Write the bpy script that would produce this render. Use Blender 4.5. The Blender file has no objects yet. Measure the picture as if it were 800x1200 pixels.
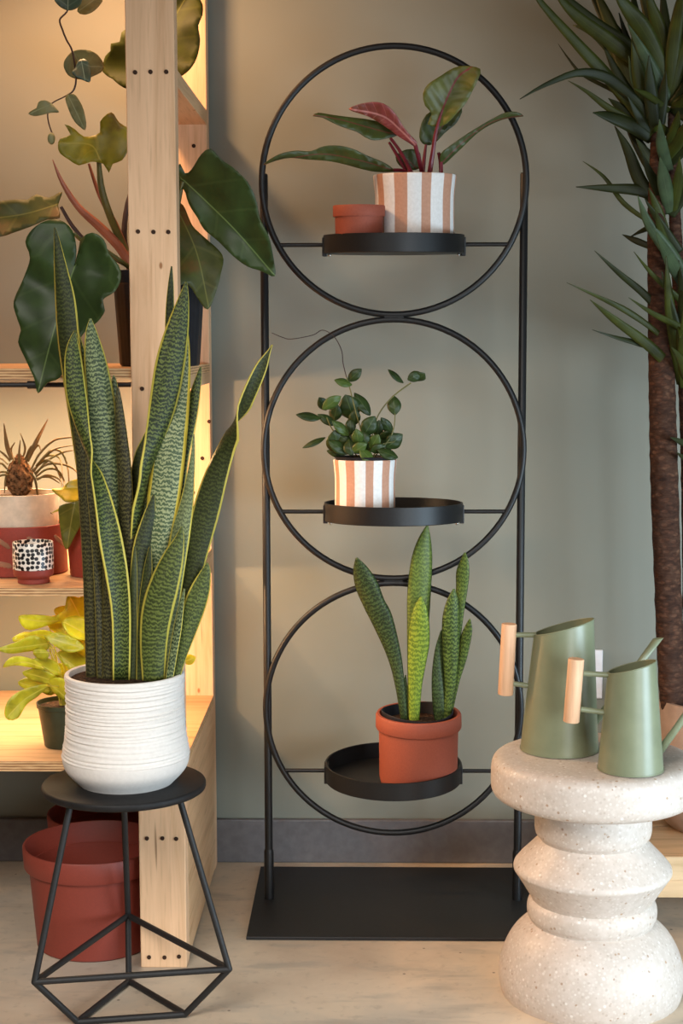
import bpy, bmesh, math, random
from mathutils import Vector, Matrix, noise
from mathutils.geometry import delaunay_2d_cdt
C = bpy.context.scene.collection
SC = bpy.context.scene
rnd = random.Random(7)
PI = math.pi
# ------------------------------------------------------------------ camera
F = 1850.0; CX, CY = 400.0, 600.0
VX, VY = 434.0, 395.0          # where the depth direction vanishes
zc = Vector(((VX-CX)/F, (VY-CY)/F, 1)).normalized()                 # world +Y in camera axes (x right, y down, z forward)
vx = 440.0
yv = CY - (F*F + (VX-CX)*(vx-CX))/(VY-CY)
dn = Vector(((vx-CX)/F, (yv-CY)/F, 1)).normalized()                 # world -Z
rt = dn.cross(zc).normalized()                                      # world +X
def cam2world(v): return Vector((rt.dot(v), zc.dot(v), -dn.dot(v)))
def ray(px, py): return cam2world(Vector(((px-CX)/F, (py-CY)/F, 1)))
_r = ray(461, 1057)
H = -_r.z/_r.y*2.6
CAM = Vector((0, 0, H))
FWD = cam2world(Vector((0, 0, 1)))
def P(px, py, Y):
    r = ray(px, py); return CAM + r*(Y/r.y)
def PF(px, py, z=0.0):
    r = ray(px, py); return CAM + r*((z-H)/r.z)
def mpp(p):                                                         # metres per pixel at a point
    return (Vector(p)-CAM).dot(FWD)/F
cd = bpy.data.cameras.new('camera'); cam = bpy.data.objects.new('camera', cd); C.objects.link(cam)
cd.sensor_fit = 'VERTICAL'; cd.sensor_height = 36; cd.sensor_width = 24; cd.lens = F/1200*36
cd.clip_start = .05
X_ = cam2world(Vector((1, 0, 0))); Y_ = cam2world(Vector((0, -1, 0))); Z_ = cam2world(Vector((0, 0, -1)))
cam.matrix_world = Matrix(((X_.x, Y_.x, Z_.x, 0), (X_.y, Y_.y, Z_.y, 0), (X_.z, Y_.z, Z_.z, H), (0, 0, 0, 1)))
SC.camera = cam
# ------------------------------------------------------------------ materials
def lin(c):
    return tuple((x/255/12.92 if x/255 <= .04045 else ((x/255+.055)/1.055)**2.4) for x in c) + (1,)
class M:
    def __init__(s, name, col=(128, 128, 128), rough=.5, spec=.5, metal=0, sss=0):
        s.m = bpy.data.materials.new(name); s.m.use_nodes = True
        s.n = s.m.node_tree.nodes; s.l = s.m.node_tree.links
        s.b = s.n['Principled BSDF']
        s.b.inputs['Base Color'].default_value = lin(col); s.b.inputs['Roughness'].default_value = rough
        s.b.inputs['Specular IOR Level'].default_value = spec; s.b.inputs['Metallic'].default_value = metal
    def node(s, t, **kw):
        n = s.n.new(t)
        for k, v in kw.items(): setattr(n, k, v)
        return n
    def put(s, sock, v):
        if hasattr(v, 'is_output'): s.l.new(v, sock)
        else: sock.default_value = v
    def math(s, op, a, b=None, c=None):
        n = s.node('ShaderNodeMath', operation=op); s.put(n.inputs[0], a)
        if b is not None: s.put(n.inputs[1], b)
        if c is not None: s.put(n.inputs[2], c)
        return n.outputs[0]
    def mix(s, f, a, b, blend='MIX'):
        n = s.node('ShaderNodeMix', data_type='RGBA', blend_type=blend)
        s.put(n.inputs[0], f); s.put(n.inputs[6], lin(a) if isinstance(a, tuple) else a); s.put(n.inputs[7], lin(b) if isinstance(b, tuple) else b)
        return n.outputs[2]
    def ramp(s, f, stops, interp='LINEAR'):
        n = s.node('ShaderNodeValToRGB'); cr = n.color_ramp; cr.interpolation = interp
        while len(cr.elements) < len(stops): cr.elements.new(.5)
        for e, (p, c) in zip(cr.elements, stops):
            e.position = p; e.color = lin(c) if len(c) == 3 and max(c) > 1 else (*c, 1) if len(c) == 3 else c
        s.put(n.inputs[0], f); return n.outputs[0]
    def step(s, f, a, b):
        n = s.node('ShaderNodeMapRange', interpolation_type='SMOOTHSTEP'); s.put(n.inputs[0], f); s.put(n.inputs[1], a); s.put(n.inputs[2], b); return n.outputs[0]
    def co(s, which='Object', scale=(1, 1, 1)):
        t = s.node('ShaderNodeTexCoord'); mp = s.node('ShaderNodeMapping'); mp.inputs['Scale'].default_value = scale
        s.l.new(t.outputs[which], mp.inputs[0]); return mp.outputs[0]
    def noise(s, v, scale, detail=3, rough=.55, dist=0):
        n = s.node('ShaderNodeTexNoise'); s.put(n.inputs['Vector'], v); n.inputs['Scale'].default_value = scale
        n.inputs['Detail'].default_value = detail; n.inputs['Roughness'].default_value = rough; n.inputs['Distortion'].default_value = dist
        return n.outputs[0]
    def voro(s, v, scale, feature='F1', out='Distance'):
        n = s.node('ShaderNodeTexVoronoi', feature=feature); s.put(n.inputs['Vector'], v); n.inputs['Scale'].default_value = scale
        return n.outputs[out]
    def sep(s, v):
        n = s.node('ShaderNodeSeparateXYZ'); s.put(n.inputs[0], v); return n.outputs
    def color(s, v): s.put(s.b.inputs['Base Color'], v); return s
    def rough(s, v): s.put(s.b.inputs['Roughness'], v); return s
    def bump(s, h, strength=.3, dist=.002):
        n = s.node('ShaderNodeBump'); n.inputs['Strength'].default_value = strength; n.inputs['Distance'].default_value = dist
        s.put(n.inputs['Height'], h); s.l.new(n.outputs[0], s.b.inputs['Normal']); return s

def plain(name, col, rough=.5, spec=.5, var=.04, bump=.02, metal=0, scale=60):
    m = M(name, col, rough, spec, metal)
    o = m.co(); nz = m.noise(o, scale, 4)
    d = tuple(max(0, int(c*(1-var*1.5))) for c in col); e = tuple(min(255, int(c*(1+var))) for c in col)
    m.color(m.ramp(nz, [(.3, d), (.7, e)]))
    if bump: m.bump(nz, bump, .001)
    return m.m

def wall_paint():
    m = M('sage_grey_paint', (140, 140, 128), .62, .35)
    o = m.co(); nz = m.noise(o, 1.6, 4); n2 = m.noise(m.co(scale=(1, 1, .35)), 9, 3)
    c = m.ramp(nz, [(.25, (127, 129, 118)), (.75, (135, 136, 124))])
    m.color(m.mix(m.math('MULTIPLY', n2, .12), c, (110, 116, 107)))
    m.bump(m.noise(o, 180, 2), .06, .001); return m.m

def concrete():
    m = M('stained_concrete', (170, 155, 138), .5, .4)
    o = m.co(); a = m.noise(o, 2.2, 6, .6, .6); b = m.noise(m.co(scale=(1, 4, 1)), 5, 5, .6, .3); g = m.noise(o, 60, 3)
    c = m.ramp(a, [(.3, (182, 162, 140)), (.5, (208, 190, 166)), (.62, (184, 174, 158)), (.75, (218, 202, 180))])
    c = m.mix(m.math('MULTIPLY', m.step(b, .5, .72), .7), c, (164, 154, 140)); c = m.mix(m.math('MULTIPLY', m.step(g, .55, .75), .25), c, (120, 108, 96))
    spots = m.voro(o, 22); c = m.mix(m.step(spots, .07, .03), c, (120, 106, 92))
    m.color(c); m.rough(m.math('MULTIPLY_ADD', a, .3, .3)); m.bump(g, .12, .001); return m.m

def pine(name, axis, tint=(226, 186, 138), dark=(196, 148, 98), knots=True):
    m = M(name, tint, .55, .35)
    sc = [26, 26, 26]; sc[axis] = 1.3
    v = m.co(scale=tuple(sc)); w = m.noise(v, 1.6, 5, .6, .8)
    fine = m.noise(m.co(scale=tuple(6*k for k in sc)), 1.5, 3)
    c = m.ramp(w, [(.25, dark), (.45, tint), (.62, tuple(min(255, k+10) for k in tint)), (.8, dark)])
    c = m.mix(m.math('MULTIPLY', m.step(fine, .5, .75), .3), c, tuple(int(k*.8) for k in dark))
    if knots:
        ck = [60, 60, 60]; ck[axis] = 3
        c = m.mix(m.math('MULTIPLY', m.step(m.noise(m.co(scale=tuple(ck)), 1.0, 2), .70, .74), .7), c, (120, 78, 46))
        ks = [22, 22, 22]; ks[axis] = 11
        kn = m.voro(m.co(scale=tuple(ks)), 1.0)
        c = m.mix(m.step(kn, .075, .03), c, (158, 108, 66))
    m.color(c); m.bump(w, .12, .001); return m.m

def ply_edge():
    m = M('plywood_edge', (214, 172, 120), .6, .3)
    z = m.sep(m.co())[2]
    w = m.math('SINE', m.math('MULTIPLY', z, 1500)); nz = m.noise(m.co(scale=(8, 8, 60)), 5, 3)
    c = m.ramp(m.math('MULTIPLY_ADD', w, .25, m.math('MULTIPLY', nz, .9)), [(.2, (150, 108, 72)), (.5, (206, 164, 116)), (.8, (228, 190, 142))])
    m.color(c); return m.m

def uvm(m): return m.sep(m.co('UV'))

def snake_mat(name, dark, light, edge, band=360, edge_at=.86, lightness=.5):
    m = M(name, dark, .45, .25)
    u, v, _ = uvm(m)
    au = m.math('ABSOLUTE', m.math('MULTIPLY_ADD', u, 2, -1))
    oi = m.node('ShaderNodeObjectInfo').outputs['Random']
    cv = m.node('ShaderNodeCombineXYZ'); m.put(cv.inputs[0], m.math('MULTIPLY', u, 3.0)); m.put(cv.inputs[1], m.math('MULTIPLY', v, 22)); m.put(cv.inputs[2], m.math('MULTIPLY', oi, 40))
    nz = m.noise(cv.outputs[0], 1.6, 4, .65, .4)
    cv2 = m.node('ShaderNodeCombineXYZ'); m.put(cv2.inputs[0], m.math('MULTIPLY', u, 9)); m.put(cv2.inputs[1], m.math('MULTIPLY', v, 130)); m.put(cv2.inputs[2], m.math('MULTIPLY', oi, 17))
    n2 = m.noise(cv2.outputs[0], 1.4, 3, .6)
    ph = m.math('ADD', m.math('MULTIPLY', v, band*2*PI/2.2), m.math('ADD', m.math('MULTIPLY', nz, 15), m.math('MULTIPLY', n2, 11)))
    ph = m.math('ADD', ph, m.math('MULTIPLY', m.math('SINE', m.math('MULTIPLY', u, 15)), .45))
    s = m.math('SINE', ph)
    f = m.step(s, -.35, .75)
    base = m.mix(f, dark, light)
    base = m.mix(m.math('MULTIPLY', m.step(nz, .45, .72), lightness), base, tuple(int(a*.62) for a in dark))
    base = m.mix(m.math('MULTIPLY', m.step(m.math('ADD', m.math('MULTIPLY', oi, .6), m.math('MULTIPLY', n2, .4)), .4, .9), .35), base, tuple(min(255, int(a*1.08)) for a in light))
    if edge: base = m.mix(m.step(m.math('ADD', au, m.math('MULTIPLY', m.math('SUBTRACT', nz, .5), .1)), edge_at-.02, edge_at+.03), base, edge)
    m.color(base); m.bump(s, .08, .001)
    return m.m

def leaf_mat(name, col, vein, under=None, rough=.35, freq=330, slope=.9, veinw=.0016, vs=.5, patch=None, spec=.5, trans=0):
    m = M(name, col, rough, spec)
    u, v, _ = uvm(m)
    au = m.math('ABSOLUTE', u)
    nz = m.noise(m.co(), 30, 4)
    c = m.ramp(nz, [(.3, tuple(int(a*.82) for a in col)), (.7, tuple(min(255, int(a*1.15)) for a in col))])
    if patch: c = m.mix(m.step(m.noise(m.co(), 14, 4), .5, .64), c, patch)
    lat = m.math('SINE', m.math('MULTIPLY', m.math('SUBTRACT', v, m.math('MULTIPLY', au, slope)), freq))
    lf = m.step(lat, .93, 1.0)
    c = m.mix(m.math('MULTIPLY', lf, vs), c, vein)
    c = m.mix(m.step(au, veinw, veinw*.35), c, vein)
    if under:
        g = m.node('ShaderNodeNewGeometry').outputs['Backfacing']
        c = m.mix(g, c, under)
    m.color(c); m.bump(m.math('MULTIPLY', lat, -1), .2, .0012)
    if trans:
        tb = m.node('ShaderNodeBsdfTranslucent'); m.put(tb.inputs[0], c)
        mx = m.node('ShaderNodeMixShader'); mx.inputs[0].default_value = trans
        m.l.new(m.b.outputs[0], mx.inputs[1]); m.l.new(tb.outputs[0], mx.inputs[2]); m.l.new(mx.outputs[0], m.n['Material Output'].inputs[0])
    return m.m

def stripes(name, n, off):
    m = M(name, (230, 222, 214), .65, .3)
    u, v, _ = uvm(m)
    nz = m.noise(m.co('UV', (14, .6, 1)), 1.0, 2)
    x = m.math('FRACT', m.math('ADD', m.math('MULTIPLY', u, n), m.math('MULTIPLY_ADD', nz, .45, off)))
    f = m.math('MULTIPLY', m.step(x, .0, .03), m.step(x, .53, .50))
    g = m.noise(m.co(), 220, 3)
    a = m.ramp(g, [(.3, (188, 138, 112)), (.7, (198, 150, 124))]); b = m.ramp(g, [(.3, (226, 221, 216)), (.7, (238, 234, 230))])
    m.color(m.mix(f, b, a)); m.bump(g, .08, .0008); return m.m

def terrazzo():
    m = M('cream_terrazzo', (226, 212, 198), .42, .4)
    o = m.co(); d = m.noise(o, 40, 2)
    vn = m.node('ShaderNodeTexVoronoi'); m.put(vn.inputs['Vector'], o); vn.inputs['Scale'].default_value = 210
    r = m.sep(vn.outputs['Color'])[0]; chip = m.step(vn.outputs['Distance'], .46, .36)
    c = m.ramp(m.noise(o, 90, 4), [(.3, (196, 182, 169)), (.7, (208, 195, 184))])
    cc = m.ramp(r, [(.0, (196, 182, 170)), (.4, (216, 206, 196)), (.7, (184, 168, 154)), (.86, (212, 201, 190)), (.975, (214, 203, 192)), (.98, (176, 146, 120)), (1, (156, 128, 106))])
    c = m.mix(m.math('MULTIPLY', chip, .85), c, cc)
    v2 = m.node('ShaderNodeTexVoronoi'); m.put(v2.inputs['Vector'], o); v2.inputs['Scale'].default_value = 105
    r2 = m.sep(v2.outputs['Color'])[1]
    c = m.mix(m.math('MULTIPLY', m.step(v2.outputs['Distance'], .26, .18), m.step(r2, .72, .74)), c, m.ramp(r2, [(.72, (226, 218, 210)), (.965, (222, 213, 204)), (.97, (180, 148, 120)), (1, (168, 138, 112))]))
    m.color(c); m.bump(m.noise(o, 150, 2), .03, .001); return m.m

def dots():
    m = M('white_glaze_black_dots', (232, 226, 216), .35, .5)
    u, v, _ = uvm(m)
    cv = m.node('ShaderNodeCombineXYZ'); m.put(cv.inputs[0], m.math('MULTIPLY', u, 26)); m.put(cv.inputs[1], m.math('MULTIPLY', v, 150))
    vn = m.node('ShaderNodeTexVoronoi'); vn.voronoi_dimensions = '2D'; m.put(vn.inputs['Vector'], cv.outputs[0]); vn.inputs['Scale'].default_value = 1; vn.inputs['Randomness'].default_value = .5
    m.color(m.mix(m.step(vn.outputs['Distance'], .44, .39), (232, 224, 212), (22, 20, 20))); return m.m

def bark():
    m = M('cane_bark', (96, 66, 48), .85, .2)
    o = m.co(scale=(1, 1, 1.6)); a = m.noise(o, 60, 5, .65, .8); b = m.noise(m.co(scale=(1, 1, 4)), 30, 4, .6, .8); v = m.voro(m.co(scale=(1, 1, 1.8)), 75)
    c = m.ramp(m.math('MULTIPLY_ADD', a, .6, m.math('MULTIPLY', b, .4)), [(.32, (34, 22, 16)), (.5, (80, 52, 38)), (.64, (104, 74, 56)), (.8, (150, 128, 104))])
    c = m.mix(m.math('MULTIPLY', m.step(v, .25, .5), .5), c, (40, 26, 20))
    m.color(c); m.bump(m.math('ADD', b, m.math('MULTIPLY', v, .7)), .9, .004); return m.m

def soil():
    m = M('potting_soil', (50, 38, 30), .95, .1)
    o = m.co(); a = m.noise(o, 160, 4, .7); b = m.voro(o, 130)
    m.color(m.ramp(a, [(.3, (26, 19, 15)), (.6, (70, 52, 40)), (.75, (128, 100, 76))])); m.bump(m.math('ADD', a, b), .8, .004); return m.m

WALL = wall_paint(); FLOOR = concrete()
BASEB = plain('grey_baseboard_paint', (104, 101, 102), .45, .4, .05)
PINE = pine('pine_stud', 2, (222, 180, 140), (198, 150, 106)); PINE_Y = pine('pine_crossbeam', 1, (204, 164, 122), (176, 132, 92))
PLY = pine('plywood_face', 0, (206, 164, 120), (160, 112, 72), False); PLYE = ply_edge()
PLANK = pine('bench_plank', 0, (222, 186, 142), (190, 150, 106))
STEEL = plain('black_powder_coat', (21, 20, 21), .45, .4, .1, .05, 0, 300)
STEEL_DULL = plain('black_matte_steel', (36, 35, 35), .5, .35, .06, .03, 0, 200)
STOOLTOP = plain('black_stained_wood', (27, 26, 26), .6, .3, .15, .1, 0, 90)
SILVER = plain('zinc_screw', (190, 188, 184), .3, .5, .05, 0, 1)
DARKHOLE = plain('dark_screw_head', (58, 38, 26), .7, .2, .1, 0)
TERRA = plain('terracotta_red', (152, 78, 58), .62, .3, .03, .03, 0, 400)
BRICKRED = plain('brick_red_plastic', (134, 58, 46), .5, .4, .02, .01, 0, 300)
OXRED = plain('oxblood_glaze', (142, 60, 48), .55, .35, .03, .02, 0, 300)
WHITEP = plain('white_matte_ceramic', (222, 216, 209), .65, .3, .015, .03, 0, 200)
CREAM = plain('raw_cream_ceramic', (214, 194, 170), .75, .25, .05, .1, 0, 60)
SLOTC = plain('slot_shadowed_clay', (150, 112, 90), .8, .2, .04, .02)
BLACKP = plain('black_nursery_plastic', (32, 33, 38), .5, .2, .1, .03)
GREENP = plain('dark_green_nursery_plastic', (54, 62, 44), .45, .4, .08, .03)
STRIPE_A = stripes('striped_ceramic_large', 10, .12); STRIPE_B = stripes('striped_ceramic_small', 10, .32)
SOIL = soil(); TERRAZZO = terrazzo(); DOTS = dots(); BARK = bark()
SAGE = plain('sage_green_enamel', (126, 131, 103), .36, .5, .03, .02, 0, 30)
SAGE_IN = plain('sage_green_enamel_inside', (132, 130, 100), .5, .4, .03, .02, 0, 30)
BEECH = pine('beech_handle', 2, (222, 176, 138), (206, 158, 120), False)
BEIGEPOT = plain('beige_stoneware', (168, 142, 124), .7, .25, .05, .08, 0, 40)
PLATE = plain('white_switch_plate', (226, 226, 230), .35, .5, .02, 0)
SN_A = snake_mat('snake_leaf_banded', (33, 43, 20), (95, 105, 50), (192, 178, 78))
SN_B = snake_mat('snake_leaf_silver', (44, 58, 38), (126, 136, 92), (206, 190, 84))
SN_E = snake_mat('snake_leaf_pale', (70, 86, 58), (150, 156, 112), (208, 184, 70), 360, .80, .25)
SN_C = snake_mat('snake_leaf_bronze', (42, 40, 24), (86, 82, 48), (120, 108, 54), 360, .92)
SN_D = snake_mat('snake_leaf_deep', (36, 42, 22), (66, 72, 36), (192, 176, 80))
SN_S = snake_mat('small_snake_leaf', (52, 68, 28), (104, 122, 54), (44, 60, 28), 300, .95, .5)
SN_SB = snake_mat('small_snake_leaf_bright', (72, 98, 32), (140, 160, 56), (64, 88, 34), 260, .95, .35)
SN_SD = snake_mat('small_snake_leaf_dark', (42, 54, 28), (76, 92, 50), (38, 50, 26), 300, .95, .5)
PH_G = leaf_mat('philodendron_leaf', (48, 66, 30), (96, 116, 66), (64, 72, 34), .45, 110, .8, .0014, .12, None, .35)
PH_U = leaf_mat('philodendron_leaf_olive', (66, 70, 26), (104, 104, 48), (74, 74, 28), .5, 110, .8, .0014, .25, (96, 70, 30), .3)
PH_T = leaf_mat('philodendron_leaf_top', (58, 64, 22), (92, 94, 44), (60, 64, 22), .6, 110, .8, .0014, .15, None, .15, trans=0.2)
PH_Y = leaf_mat('philodendron_new_leaf', (142, 136, 36), (172, 160, 60), None, .45, 110, .8, .0016, .35, (120, 98, 34), trans=0.3)
RED_G = leaf_mat('imperial_leaf_green', (66, 76, 36), (104, 62, 46), None, .42, 420, .7, .0013, .08, None, .4)
RED_O = leaf_mat('imperial_leaf_olive', (96, 98, 42), (116, 50, 48), None, .42, 420, .7, .0022, .08, None, .4)
RED_R = leaf_mat('imperial_leaf_red', (142, 66, 62), (192, 124, 116), None, .34, 420, .7, .0020, .35, (120, 60, 44))
REDSTEM = plain('crimson_stem', (112, 30, 42), .42, .5, .1, 0)
PINKSTEM = plain('rosy_sheath', (150, 92, 70), .45, .4, .12, 0, 0, 20)
GREENSTEM = plain('olive_stem', (92, 92, 48), .5, .4, .12, 0, 0, 25)
DARKSTEM = plain('dark_stem', (62, 44, 38), .5, .4, .12, 0)
HOYA = leaf_mat('hoya_leaf', (42, 57, 24), (72, 88, 46), None, .42, 500, .6, .0008, .1, None, .3)
HOYA2 = leaf_mat('hoya_leaf_bright', (66, 84, 34), (96, 112, 54), None, .42, 500, .6, .0008, .1, None, .3)
SILV = leaf_mat('satin_leaf', (108, 108, 68), (130, 134, 96), None, .5, 260, .7, .0010, .2, (124, 126, 92), .25)
SILV2 = leaf_mat('satin_leaf_dark', (62, 84, 70), (130, 150, 130), None, .45, 260, .7, .0008, .25, (118, 140, 128))
NEON = leaf_mat('neon_pothos_leaf', (232, 220, 44), (236, 226, 90), None, .4, 140, .8, .0012, .2, trans=0.12)
NEON2 = leaf_mat('neon_pothos_leaf_green', (196, 192, 40), (210, 204, 76), None, .42, 140, .8, .0012, .2, trans=0.12)
NEON3 = leaf_mat('golden_pothos_leaf', (186, 168, 34), (200, 186, 74), None, .38, 200, .8, .0012, .2, (150, 140, 36), trans=0.12)
OLIVE = leaf_mat('pothos_leaf_olive', (112, 112, 40), (150, 142, 64), None, .38, 200, .8, .0012, .3, (140, 120, 50), trans=0.3)
YUC = leaf_mat('cane_leaf', (56, 62, 18), (72, 80, 32), None, .5, 10, .1, .0004, .0, None, .3)
YUC_B = leaf_mat('cane_leaf_bluish', (66, 80, 54), (86, 98, 70), None, .5, 10, .1, .0004, .0, None, .3)
YUC_D = leaf_mat('cane_leaf_dark', (38, 44, 14), (52, 60, 24), None, .52, 10, .1, .0004, .0, None, .3)
SPK = leaf_mat('spiky_leaf', (112, 88, 54), (150, 122, 80), None, .6, 10, .1, .0004, 0, (104, 94, 52), .3)
SPKB = plain('shaggy_caudex', (104, 76, 52), .95, .1, .45, 1.0, 0, 170)

# ------------------------------------------------------------------ mesh helpers
ROOT = {}
def thing(name, label, cat, loc, group=None):
    o = bpy.data.objects.new(name, None); C.objects.link(o); o.location = loc; o.empty_display_size = .02
    o['label'] = label; o['category'] = cat
    if group: o['group'] = group
    return o
def origin(p):
    v = Vector((0, 0, 0))
    while p is not None: v += p.location; p = p.parent
    return v
def build(bm, name, mat, parent=None, smooth=True, bevel=0, solid=0, sub=0, loc=None, label=None):
    bmesh.ops.recalc_face_normals(bm, faces=bm.faces[:]) if not solid else None
    off = origin(parent) if parent is not None else Vector((0, 0, 0))
    if loc is not None: off = off + (Vector(loc)-off)
    bmesh.ops.translate(bm, vec=-off, verts=bm.verts[:])
    if smooth and not solid:
        for e in bm.edges:
            if len(e.link_faces) == 2 and e.calc_face_angle(0) > .7: e.smooth = False
    me = bpy.data.meshes.new(name); bm.to_mesh(me); bm.free()
    for p in me.polygons: p.use_smooth = smooth
    for m_ in (mat if isinstance(mat, (list, tuple)) else [mat]): me.materials.append(m_)
    o = bpy.data.objects.new(name, me); C.objects.link(o)
    if parent is not None: o.parent = parent
    if loc is not None: o.location = Vector(loc) - (origin(parent) if parent is not None else Vector((0, 0, 0)))
    if bevel:
        b = o.modifiers.new('bevel', 'BEVEL'); b.width = bevel; b.segments = 2; b.limit_method = 'ANGLE'; b.angle_limit = .6
    if sub:
        s_ = o.modifiers.new('sub', 'SUBSURF'); s_.levels = sub; s_.render_levels = sub
    if solid:
        s_ = o.modifiers.new('thick', 'SOLIDIFY'); s_.thickness = solid; s_.offset = 0
    if label: o['label'] = label
    return o
def structure(o): o['kind'] = 'structure'; return o
def box(bm, x0, x1, y0, y1, z0, z1, mi=0):
    v = [bm.verts.new((x, y, z)) for x in (x0, x1) for y in (y0, y1) for z in (z0, z1)]
    for f in ((0, 1, 3, 2), (4, 6, 7, 5), (0, 4, 5, 1), (2, 3, 7, 6), (0, 2, 6, 4), (1, 5, 7, 3)):
        bm.faces.new([v[i] for i in f]).material_index = mi
def prism(bm, poly, z0, z1, mi_side=0, mi_top=0):
    a = [bm.verts.new((x, y, z0)) for x, y in poly]; b = [bm.verts.new((x, y, z1)) for x, y in poly]
    n = len(poly)
    bm.faces.new(b).material_index = mi_top; bm.faces.new(a[::-1]).material_index = mi_top
    for i in range(n): bm.faces.new((a[i], a[(i+1) % n], b[(i+1) % n], b[i])).material_index = mi_side
def cat(pts, n):
    """Catmull-Rom through tuples of equal length"""
    if len(pts) == 2: pts = [pts[0], tuple((a+b)/2 for a, b in zip(*pts)), pts[1]]
    out = []; k = len(pts)
    for i in range(n+1):
        t = i/n*(k-1); j = min(int(t), k-2); f = t-j
        p0 = pts[max(j-1, 0)]; p1 = pts[j]; p2 = pts[j+1]; p3 = pts[min(j+2, k-1)]
        out.append(tuple(.5*(2*b+(c-a)*f+(2*a-5*b+4*c-d)*f*f+(3*b-a-3*c+d)*f**3) for a, b, c, d in zip(p0, p1, p2, p3)))
    return out
def tube(bm, pts, rad, seg=10, closed=False, cap=True):
    pts = [Vector(p) for p in pts]; n = len(pts)
    if not isinstance(rad, (list, tuple)): rad = [rad]*n
    rings = []; up = None
    for i, p in enumerate(pts):
        if closed: t = pts[(i+1) % n]-pts[i-1]
        else: t = pts[min(i+1, n-1)]-pts[max(i-1, 0)]
        t.normalize()
        if up is None:
            up = Vector((0, 0, 1)) if abs(t.z) < .9 else Vector((0, 1, 0))
        a = (up - t*up.dot(t))
        if a.length < 1e-4: a = t.orthogonal()
        a.normalize(); b = t.cross(a); up = a
        rings.append([bm.verts.new(p+(a*math.cos(2*PI*k/seg)+b*math.sin(2*PI*k/seg))*rad[i]) for k in range(seg)])
    for i in range(n if closed else n-1):
        A = rings[i]; B = rings[(i+1) % n]
        for k in range(seg): bm.faces.new((A[k], A[(k+1) % seg], B[(k+1) % seg], B[k]))
    if cap and not closed: bm.faces.new(rings[0][::-1]); bm.faces.new(rings[-1])
def lathe(bm, prof, c, seg=64, mod=None, uv=True, cap=False, mi=0, seam=0.0):
    """prof: list of (r, z) ; c: (x, y); r=0 collapses. UV u=angle, v=arc length"""
    lay = bm.loops.layers.uv.verify() if uv else None
    arc = [0]
    for (r0, z0), (r1, z1) in zip(prof, prof[1:]): arc.append(arc[-1]+math.hypot(r1-r0, z1-z0))
    rows = []
    for i, (r, z) in enumerate(prof):
        if r < 1e-6: rows.append([bm.verts.new((c[0], c[1], z))]); continue
        row = []
        for k in range(seg):
            a = 2*PI*k/seg+seam; rr, zz = (r, z) if mod is None else mod(a, r, z, i)
            row.append(bm.verts.new((c[0]+rr*math.cos(a), c[1]+rr*math.sin(a), zz)))
        rows.append(row)
    for i in range(len(prof)-1):
        A, B = rows[i], rows[i+1]
        for k in range(seg):
            k2 = (k+1) % seg
            if len(A) == 1 and len(B) == 1: continue
            if len(A) == 1: vs = (A[0], B[k2], B[k]); uvs = ((k+.5)/seg, (k+1)/seg, k/seg); av = (i, i+1, i+1)
            elif len(B) == 1: vs = (A[k], A[k2], B[0]); uvs = (k/seg, (k+1)/seg, (k+.5)/seg); av = (i, i, i+1)
            else: vs = (A[k], A[k2], B[k2], B[k]); uvs = (k/seg, (k+1)/seg, (k+1)/seg, k/seg); av = (i, i, i+1, i+1)
            f = bm.faces.new(vs); f.material_index = mi
            if uv:
                for lp, u_, a_ in zip(f.loops, uvs, av): lp[lay].uv = (u_, arc[a_])
def pot_profile(outer, wall, floor_t):
    """outer: (r,z) bottom->top; returns closed shell profile"""
    top = outer[-1]; b = outer[0]
    inner = [(max(r-wall, .001), z) for r, z in outer if z > b[1]+floor_t]
    return [(0, b[1])] + outer + inner[::-1] + [(max(b[0]-wall, .001), b[1]+floor_t), (0, b[1]+floor_t)]
def smoothprof(pts, n): return cat(pts, n)
def ribbon(pts, name, mat, parent, n=22, fold=.12, thick=.0016, cols=6, comp=True, wave=0):
    """pts: (px, py, Y, width_px[, twist_deg])"""
    pts = [tuple(p)+((0,) if len(p) == 4 else ()) for p in pts]
    s = cat(pts, n); bm = bmesh.new(); lay = bm.loops.layers.uv.verify()
    W = [P(a[0], a[1], a[2]) for a in s]; rows = []; L = 0; Ls = []
    ph = rnd.random()*6
    for i, a in enumerate(s):
        if i: L += (W[i]-W[i-1]).length
        Ls.append(L)
        t = (W[min(i+1, n)]-W[max(i-1, 0)]).normalized(); vd = (W[i]-CAM).normalized()
        sd = t.cross(vd)
        if sd.length < .05: sd = t.orthogonal()
        sd.normalize(); tw = math.radians(a[4]); sd = Matrix.Rotation(tw, 3, t) @ sd; nr = sd.cross(t).normalized()
        w = max(a[3], .3)*mpp(W[i])/(max(abs(math.cos(tw)), .45) if comp else 1)
        row = []
        for k in range(cols+1):
            u = -1+2*k/cols
            wv = wave*w*math.sin(L*90+ph+u)*abs(u)
            row.append(bm.verts.new(W[i]+sd*u*w/2+nr*(fold*w*(u*u-.4)+wv)))
        rows.append(row)
    for i in range(n):
        for k in range(cols):
            f = bm.faces.new((rows[i][k], rows[i][k+1], rows[i+1][k+1], rows[i+1][k]))
            for lp, (kk, ii) in zip(f.loops, ((k, i), (k+1, i), (k+1, i+1), (k, i+1))): lp[lay].uv = (kk/cols, Ls[ii])
    return build(bm, name, mat, parent, solid=thick)
def blade(pts, name, mat, parent, **kw):
    """ribbon whose UV u is metric and centred (for vein materials)"""
    o = ribbon(pts, name, mat, parent, **kw)
    for d in o.data.uv_layers[0].data: d.uv = ((d.uv[0]-.5)*.03, d.uv[1])
    return o
def inside(x, y, poly):
    r = False; n = len(poly)
    for i in range(n):
        x1, y1 = poly[i]; x2, y2 = poly[i-1]
        if (y1 > y) != (y2 > y) and x < (x2-x1)*(y-y1)/(y2-y1)+x1: r = not r
    return r
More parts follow.
